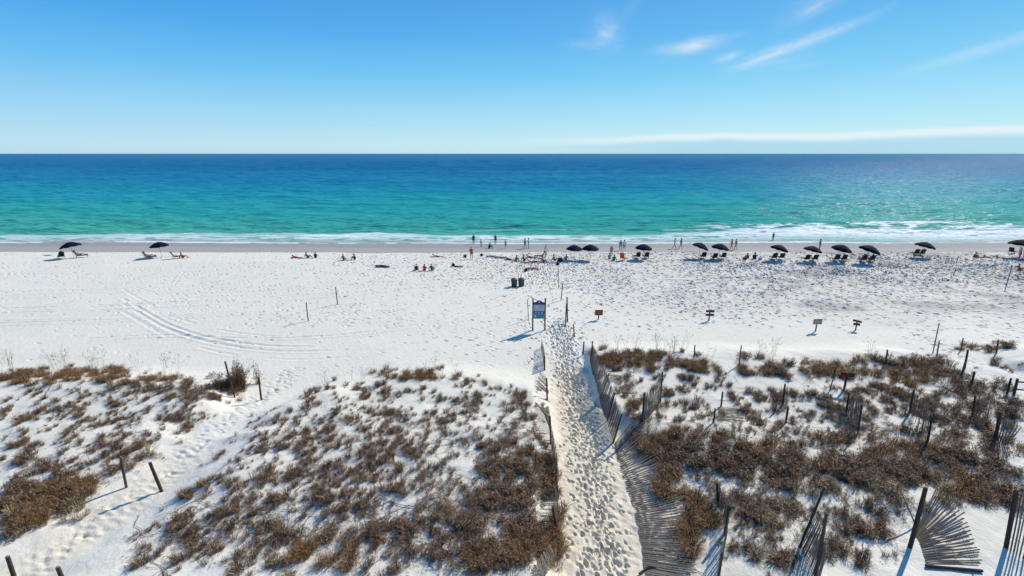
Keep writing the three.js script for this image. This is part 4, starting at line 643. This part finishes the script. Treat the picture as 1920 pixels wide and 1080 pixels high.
// patches as seen in the photograph: [x, y, half width, half height, plants, kind, size]
const PATCH = [
  [110, 706, 90, 12, 60, 'd', 1.1], [200, 706, 60, 14, 36, 'd', 1.1], [290, 726, 70, 16, 36, 's', 1], [390, 728, 60, 22, 50, 's', 1.15], [450, 722, 34, 20, 30, 's', 1.2], [40, 712, 50, 12, 30, 'd', 1.1], [100, 925, 90, 34, 50, 's', 1.25], [760, 704, 70, 10, 30, 'd', 1.1],
  [60, 705, 62, 12, 34, 'g', 1], [130, 698, 56, 12, 40, 'd', .9], [190, 702, 40, 16, 34, 'd', .95], [260, 722, 56, 18, 34, 'g', 1], [320, 712, 44, 18, 30, 'd', .9], [380, 735, 60, 20, 44, 's', .9], [450, 712, 30, 24, 34, 's', 1], [458, 724, 30, 12, 16, 't', 1.5], [420, 748, 40, 12, 16, 'g', 1], [20, 690, 30, 8, 8, 'o', 1], [120, 690, 80, 8, 16, 'o', 1], [290, 700, 60, 10, 12, 'o', 1], [470, 705, 30, 12, 8, 'o', 1], [20, 714, 30, 10, 12, 'd', .8],
  [110, 770, 120, 44, 110, 'g', .85], [260, 772, 120, 44, 100, 'g', .9], [50, 830, 60, 50, 60, 'g', .9], [200, 836, 100, 36, 70, 'g', .9], [340, 800, 50, 30, 34, 'g', .9], [158, 795, 20, 12, 8, 's', .8], [225, 760, 30, 12, 10, 's', .7], [100, 880, 90, 24, 34, 'g', 1], [260, 820, 40, 40, 26, 's', .7],
  [60, 935, 76, 36, 86, 's', 1.1], [130, 922, 46, 26, 40, 'd', 1.05], [20, 975, 34, 34, 30, 's', 1.05], [60, 960, 60, 26, 40, 'd', 1], [214, 880, 26, 18, 14, 's', .9], [245, 870, 16, 22, 10, 's', .8], [60, 910, 80, 20, 30, 's', .9],
  [580, 738, 44, 12, 18, 'g', 1], [660, 724, 52, 14, 24, 'g', 1], [760, 706, 60, 13, 34, 'd', .9], [830, 702, 40, 12, 24, 'd', .9], [885, 722, 40, 16, 22, 'g', 1], [700, 738, 44, 20, 20, 's', .7], [800, 694, 80, 6, 10, 'o', .9], [560, 728, 60, 8, 8, 'o', .9], [950, 738, 40, 16, 16, 'g', 1], [640, 712, 60, 6, 8, 'o', .9],
  [620, 790, 100, 46, 105, 'g', .9], [760, 772, 100, 46, 100, 'g', .9], [880, 776, 74, 40, 50, 'g', .95], [560, 850, 96, 46, 90, 'g', .9], [700, 856, 100, 50, 95, 'g', .95], [806, 842, 80, 40, 60, 'g', .95], [470, 880, 74, 40, 54, 'g', .9], [430, 934, 80, 36, 44, 'g', .9], [560, 920, 80, 36, 60, 'g', .95], [680, 915, 80, 30, 50, 'g', 1],
  [650, 800, 40, 20, 10, 's', .75], [760, 800, 40, 20, 16, 's', .8], [800, 790, 30, 12, 8, 's', .75], [720, 830, 50, 24, 14, 's', .75], [560, 830, 40, 30, 12, 's', .7], [870, 770, 30, 24, 14, 's', .85], [690, 770, 60, 20, 12, 's', .65], [600, 890, 60, 30, 14, 's', .75], [800, 880, 40, 24, 12, 's', .8],
  [338, 990, 24, 20, 18, 's', .95], [400, 968, 40, 16, 20, 's', .8], [480, 958, 56, 24, 34, 's', .85], [560, 1000, 56, 24, 44, 's', .95], [500, 1008, 40, 20, 20, 'g', 1.1], [640, 962, 60, 26, 30, 's', .85], [690, 985, 40, 26, 30, 's', .95], [750, 985, 70, 34, 44, 's', .9], [830, 985, 60, 36, 60, 's', .95], [600, 1048, 60, 24, 24, 'd', 1.1], [440, 1045, 80, 26, 34, 'g', 1], [320, 1050, 80, 26, 26, 'g', .9], [540, 1070, 40, 16, 10, 's', .9], [680, 1050, 60, 24, 16, 'g', 1], [760, 1050, 60, 24, 22, 's', .8], [380, 1010, 60, 20, 20, 'g', .9], [700, 1010, 140, 30, 40, 'g', 1],
  [970, 800, 44, 36, 40, 's', .85], [955, 868, 56, 36, 66, 's', 1], [1008, 910, 34, 46, 56, 's', 1.05], [940, 955, 70, 46, 80, 's', 1], [990, 1010, 46, 50, 66, 's', 1.05], [900, 1042, 80, 34, 60, 's', 1], [1034, 890, 14, 36, 26, 'd', 1.1], [1044, 1000, 12, 56, 40, 'd', 1.15], [920, 830, 44, 30, 40, 's', .85], [1000, 850, 30, 30, 30, 'd', .9], [960, 900, 80, 60, 60, 'g', 1.1], [960, 1040, 80, 40, 40, 'd', 1], [830, 930, 60, 30, 34, 's', .8], [870, 1000, 60, 40, 34, 'g', 1.1], [1000, 765, 24, 30, 18, 'g', 1], [975, 742, 20, 14, 10, 'd', .9],
  [1136, 668, 26, 14, 40, 'd', 1], [1190, 674, 52, 12, 54, 'd', .95], [1260, 684, 62, 13, 62, 'd', .95], [1320, 696, 40, 12, 28, 'd', .9], [1160, 690, 30, 24, 36, 's', .85], [1240, 664, 80, 6, 26, 'g', .9], [1200, 656, 90, 7, 26, 'o', .95], [1330, 664, 70, 10, 20, 'o', .9], [1430, 688, 38, 18, 46, 'd', .95], [1490, 692, 40, 18, 46, 's', .9], [1540, 690, 28, 18, 24, 'd', .9], [1450, 666, 60, 8, 14, 'o', .9], [1620, 694, 56, 18, 48, 'd', .95], [1650, 680, 30, 16, 20, 's', .9], [1700, 690, 56, 22, 60, 's', .95], [1745, 690, 46, 24, 56, 'd', .95], [1795, 716, 46, 26, 56, 's', .95], [1860, 750, 60, 40, 90, 's', 1], [1690, 720, 60, 24, 50, 'd', .95], [1830, 655, 40, 8, 24, 'd', .9], [1886, 652, 40, 10, 34, 's', .9], [1890, 685, 40, 10, 16, 'g', .9], [1600, 662, 60, 6, 8, 'o', .9], [1390, 668, 20, 10, 10, 's', .8], [1550, 700, 60, 12, 24, 'd', .9],
  [1250, 722, 60, 26, 34, 'g', .9], [1340, 740, 84, 36, 50, 'g', .9], [1450, 760, 84, 36, 56, 'g', .9], [1550, 756, 70, 36, 50, 'g', .95], [1640, 764, 70, 36, 70, 's', .75], [1722, 762, 60, 36, 60, 'g', 1], [1500, 745, 50, 20, 14, 's', .7], [1420, 790, 60, 16, 24, 's', .7], [1290, 770, 60, 24, 26, 'g', 1], [1780, 770, 50, 30, 60, 's', .85], [1600, 740, 30, 16, 16, 's', .8],
  [1172, 735, 18, 46, 34, 's', .9], [1196, 795, 24, 34, 40, 's', .95], [1226, 842, 34, 28, 40, 'd', 1.05], [1215, 760, 30, 20, 14, 'd', .9],
  [1262, 852, 60, 34, 80, 's', 1.05], [1346, 858, 70, 40, 110, 's', 1.1], [1440, 880, 76, 38, 120, 's', 1.1], [1530, 890, 76, 36, 110, 's', 1.1], [1630, 884, 76, 36, 100, 's', 1.05], [1700, 885, 66, 30, 90, 's', 1.05], [1800, 884, 70, 36, 90, 's', 1.05], [1868, 836, 56, 46, 90, 's', 1], [1880, 920, 44, 40, 60, 's', 1.05], [1800, 925, 40, 18, 30, 'd', 1], [1620, 815, 80, 26, 56, 's', .9], [1780, 820, 60, 34, 50, 's', .9], [1500, 830, 70, 24, 40, 's', .85], [1550, 850, 160, 26, 60, 'd', 1], [1300, 825, 60, 18, 30, 'd', 1], [1720, 850, 80, 24, 44, 'd', 1],
  [1300, 925, 40, 36, 30, 's', .9], [1316, 972, 36, 34, 30, 'd', 1.1], [1430, 965, 66, 34, 46, 'g', 1], [1400, 930, 60, 16, 24, 's', .8], [1590, 982, 50, 34, 40, 's', .8], [1480, 960, 40, 30, 20, 's', .8], [1420, 1040, 56, 26, 16, 'g', .9], [1250, 915, 18, 40, 24, 'd', 1.15], [1660, 950, 46, 18, 24, 's', .85], [1610, 1036, 50, 26, 22, 'g', 1], [1560, 1030, 30, 26, 16, 's', .7], [1290, 1030, 20, 40, 16, 'd', 1.1], [1650, 990, 40, 20, 14, 'g', 1], [1470, 1060, 24, 16, 6, 'g', .9],
];
// a thin sprinkling of small tufts over all the sloping sand
for (const [cx, cy, rx, ry, n, k, s] of [[200, 800, 200, 90, 150, 'g', .5], [640, 840, 260, 120, 320, 'g', .5], [520, 980, 240, 80, 130, 'g', .5], [1480, 760, 280, 80, 220, 'g', .5], [1480, 980, 220, 80, 130, 'g', .5], [1760, 740, 140, 70, 100, 'g', .55], [850, 980, 180, 90, 120, 'g', .55], [1300, 860, 120, 60, 60, 'g', .6]]) for (let k = 0; k < n; k += 20) PATCH.push([cx + ran(-.8, .8) * rx, cy + ran(-.8, .8) * ry, rx * .5, ry * .5, 20, 'g', s]);
for (const [cx, cy, rx, ry, n, s] of [[200, 790, 180, 80, 60, .8], [640, 850, 260, 110, 110, .8], [900, 950, 120, 110, 90, .9], [1500, 780, 300, 90, 120, .8], [1500, 900, 300, 60, 160, .95], [1480, 1000, 200, 60, 40, .8], [80, 940, 90, 40, 30, 1]]) for (let k = 0; k < n; k += 10) PATCH.push([cx + ran(-.8, .8) * rx, cy + ran(-.8, .8) * ry, rx * .4, ry * .4, 10, 'p', s]);
const region = (p) => { const D = -p.z; return p.x < leftPathC(D) ? 'left' : p.x < pathC(D) ? 'middle' : 'right'; };
const plants = [];
for (const [cx, cy, rx, ry, n, kind, size] of PATCH) for (let k = 0, heart = null; k < n * (kind === 's' ? (cx < 870 ? .6 : cx < 1060 ? .9 : cy > 835 && cy < 905 ? .78 : .95) : cx < 1060 ? .9 : 1); k++) {   // plants stand in loose clumps
  if (!heart || rnd() < (kind === 's' ? .36 : .45)) { const a = ran(0, 6.283), r = Math.pow(rnd(), .6); heart = ground(cx + Math.cos(a) * r * rx * 1.05, cy + Math.sin(a) * r * ry * 1.05); }
  const p = heart.clone(), D = -p.z, clump = kind === 's' ? .40 : .34;
  p.x += gauss() * clump; p.z += gauss() * clump; p.y = land(p.x, -p.z);
  const c = p.x - pathC(D), w = pathW(D); if (c > -w * .95 && c < w * .95) continue; if (Math.abs(p.x - leftPathC(D)) < .85) continue; if (Math.abs(p.x - farPathC(D)) < .8) continue;
  if (kind === 'o' && rnd() < .45) continue; const s = size * (kind === 'o' ? .9 : cx < 1060 ? .74 : .84) * ran(.55, 1.3); plants.push({ p, kind, s, turn: ran(0, 6.283), tilt: gauss() * .12, v: Math.floor(rnd() * kinds[kind].length), big: s * sizeAt(p) * (kind === 's' ? 1.3 : kind === 'o' ? .3 : 1), look: Math.floor(rnd() * 3) });
}
plants.sort((a, b) => b.big - a.big);
const plantName = { g: 'dry_grass_tuft', d: 'golden_grass_tuft', s: 'dune_shrub', o: 'sea_oats', t: 'twiggy_shrub', p: 'straw_grass_tuft' };
const plantShort = { g: 'dry grass tuft', d: 'golden grass tuft', s: 'brown woody shrub', o: 'thin seed stalks', t: 'tall bare twiggy shrub', p: 'pale straw grass tuft' };
const MARKS = [[303, 921, 'thick dark post by the left footpath'], [450, 720, 'post at the left footpath mouth'], [60, 940, 'bottom left corner'], [60, 705, 'left end of the crest'], [338, 990, 'left edge of the middle dune'], [560, 1000, 'bottom edge, left of centre'], [760, 990, 'bottom edge near the middle'], [900, 1040, 'bottom edge, left of the footpath'], [1000, 1010, 'pale striped fence'], [1010, 910, 'half buried fence'], [960, 860, 'curled fence'], [620, 800, 'wide bare patches'], [800, 700, 'crest behind the bare patches'], [760, 800, 'sparse middle slope'], [1140, 670, 'dark bank'], [1226, 842, 'collapsed fence'], [1220, 770, 'grey fence panel by the bank'], [1350, 960, 'fence with the long dark rail'], [1370, 790, 'flattened laths'], [1520, 980, 'twisted fence on two poles'], [1470, 760, 'two posts amid sand'], [1582, 730, 'red board'], [1610, 800, 'fence panel by the red board'], [1730, 820, 'ragged fence panel'], [1750, 960, 'fence fan'], [1876, 815, 'splayed laths'], [1890, 970, 'fence cut off by the right edge'], [1440, 885, 'dense brush band'], [1640, 880, 'right half of the brush band'], [1340, 690, 'crest above the panel']].map(([x, y, w]) => [ground(x, y), w]);
const beside = (p) => { let m = MARKS[0]; for (const k of MARKS) if (k[0].distanceTo(p) < m[0].distanceTo(p)) m = k; const dx = p.x - m[0].x, dz = p.z - m[0].z; return `${Math.abs(dx) > Math.abs(dz) ? (dx < 0 ? 'left of' : 'right of') : dz < 0 ? 'behind' : 'in front of'} the ${m[1]}`; };
const where = { left: 'left', middle: 'middle', right: 'right' }, q4 = new THREE.Quaternion(), e4 = new THREE.Euler();
plants.forEach((t, k) => { t.one = k < 290 || t.kind === 't'; });
for (const t of plants.filter((t) => t.one)) {
  const m = mesh(numbered(plantName[t.kind]), kinds[t.kind][t.v], plantMat[t.look], scene), side = region(t.p);
  m.position.copy(t.p); m.rotation.set(t.tilt, t.turn, t.tilt * .5); m.scale.setScalar(t.s); m.userData = { label: `${t.s > 1.1 ? 'large' : t.s > .85 ? 'middling' : 'small'} ${['', 'darker ', 'paler '][t.look]}${plantShort[t.kind]} ${beside(t.p)}`, category: t.kind === 's' || t.kind === 't' ? 'shrub' : 'grass', group: `${plantName[t.kind].replace(/_/g, ' ')} plants on the ${side} dune` };
}
for (const kind of Object.keys(kinds)) kinds[kind].forEach((geo, v) => {
  const list = plants.filter((t) => !t.one && t.kind === kind && t.v === v); if (!list.length) return;
  const im = new THREE.InstancedMesh(geo, plantMat[0], list.length), M = new THREE.Matrix4(); im.name = numbered('dune_ground_cover'); im.userData.kind = 'stuff'; im.castShadow = im.receiveShadow = true;
  list.forEach((t, k) => { M.compose(t.p, q4.setFromEuler(e4.set(t.tilt, t.turn, t.tilt * .5)), V(t.s, t.s * ran(.85, 1.2), t.s)); im.setMatrixAt(k, M); const b = [1, .8, 1.2][t.look]; im.setColorAt(k, C(b, b * ran(.95, 1.03), b * ran(.9, 1.05))); }); scene.add(im);
});
{ // runners creeping over bare sand, and dry litter under the brush
  const parts = [], lit = [];
  for (const [cx, cy, rx, ry, n] of [[600, 900, 300, 120, 60], [420, 1010, 160, 60, 30], [800, 950, 160, 90, 26], [200, 820, 160, 90, 12], [1450, 780, 220, 90, 26], [1450, 1000, 200, 70, 26], [1650, 990, 160, 40, 10]]) for (let k = 0; k < n; k++) {
    let p = ground(cx + ran(-rx, rx), cy + ran(-ry, ry)), a = ran(0, 6.283); const pts = [], L = 5 + Math.floor(rnd() * 9); for (let s = 0; s < L; s++) { pts.push(V(p.x, land(p.x, -p.z) + .02 + .03 * rnd(), p.z)); a += gauss() * .35; p = V(p.x + Math.cos(a) * .17, 0, p.z + Math.sin(a) * .17); }
    if (pts.some((q) => Math.abs(q.x - pathC(-q.z)) < pathW(-q.z) || Math.abs(q.x - leftPathC(-q.z)) < 1)) continue;
    parts.push(new THREE.TubeGeometry(new THREE.CatmullRomCurve3(pts), L * 2, ran(.006, .011), 3));
  }
  structure('creeping_runners', mergeGeometries(parts), std(.13, .085, .05, .9), 'stuff');
  const geo = blades(Array.from({ length: 14 }, () => { const o = V(ran(-.14, .14), ran(.0, .03), ran(-.14, .14)), a = ran(0, 6.283), l = ran(.05, .16); return { pts: [o, V(o.x + Math.cos(a) * l * .5, o.y + .015, o.z + Math.sin(a) * l * .5), V(o.x + Math.cos(a) * l, o.y + .004, o.z + Math.sin(a) * l)], w: ran(.008, .02), c: tone(DRY).map((v) => v * .8) }; }));
  const spots = []; for (const t of plants) { const m = t.kind === 's' ? 3 : t.kind === 'o' ? 0 : 1; for (let k = 0; k < m; k++) { const x = t.p.x + gauss() * .4, z = t.p.z + gauss() * .4; if (Math.abs(x - pathC(-z)) > pathW(-z) * .9) spots.push(V(x, land(x, -z) + .005, z)); } }
  for (let k = 0; k < 900; k++) { const x = ran(-60, 70), z = -ran(34, 70); spots.push(V(x, land(x, -z), z)); }
  const im = new THREE.InstancedMesh(geo, plantMat[0], spots.length), M = new THREE.Matrix4(); im.name = 'plant_litter'; im.userData.kind = 'stuff'; im.castShadow = im.receiveShadow = true;
  spots.forEach((p, k) => { const s = p.z < -34 ? ran(.35, .8) : ran(.6, 1.2); M.compose(p, q4.setFromEuler(e4.set(0, ran(0, 6.283), 0)), V(s, s, s)); im.setMatrixAt(k, M); }); scene.add(im);
}
renderer.render(scene, camera);
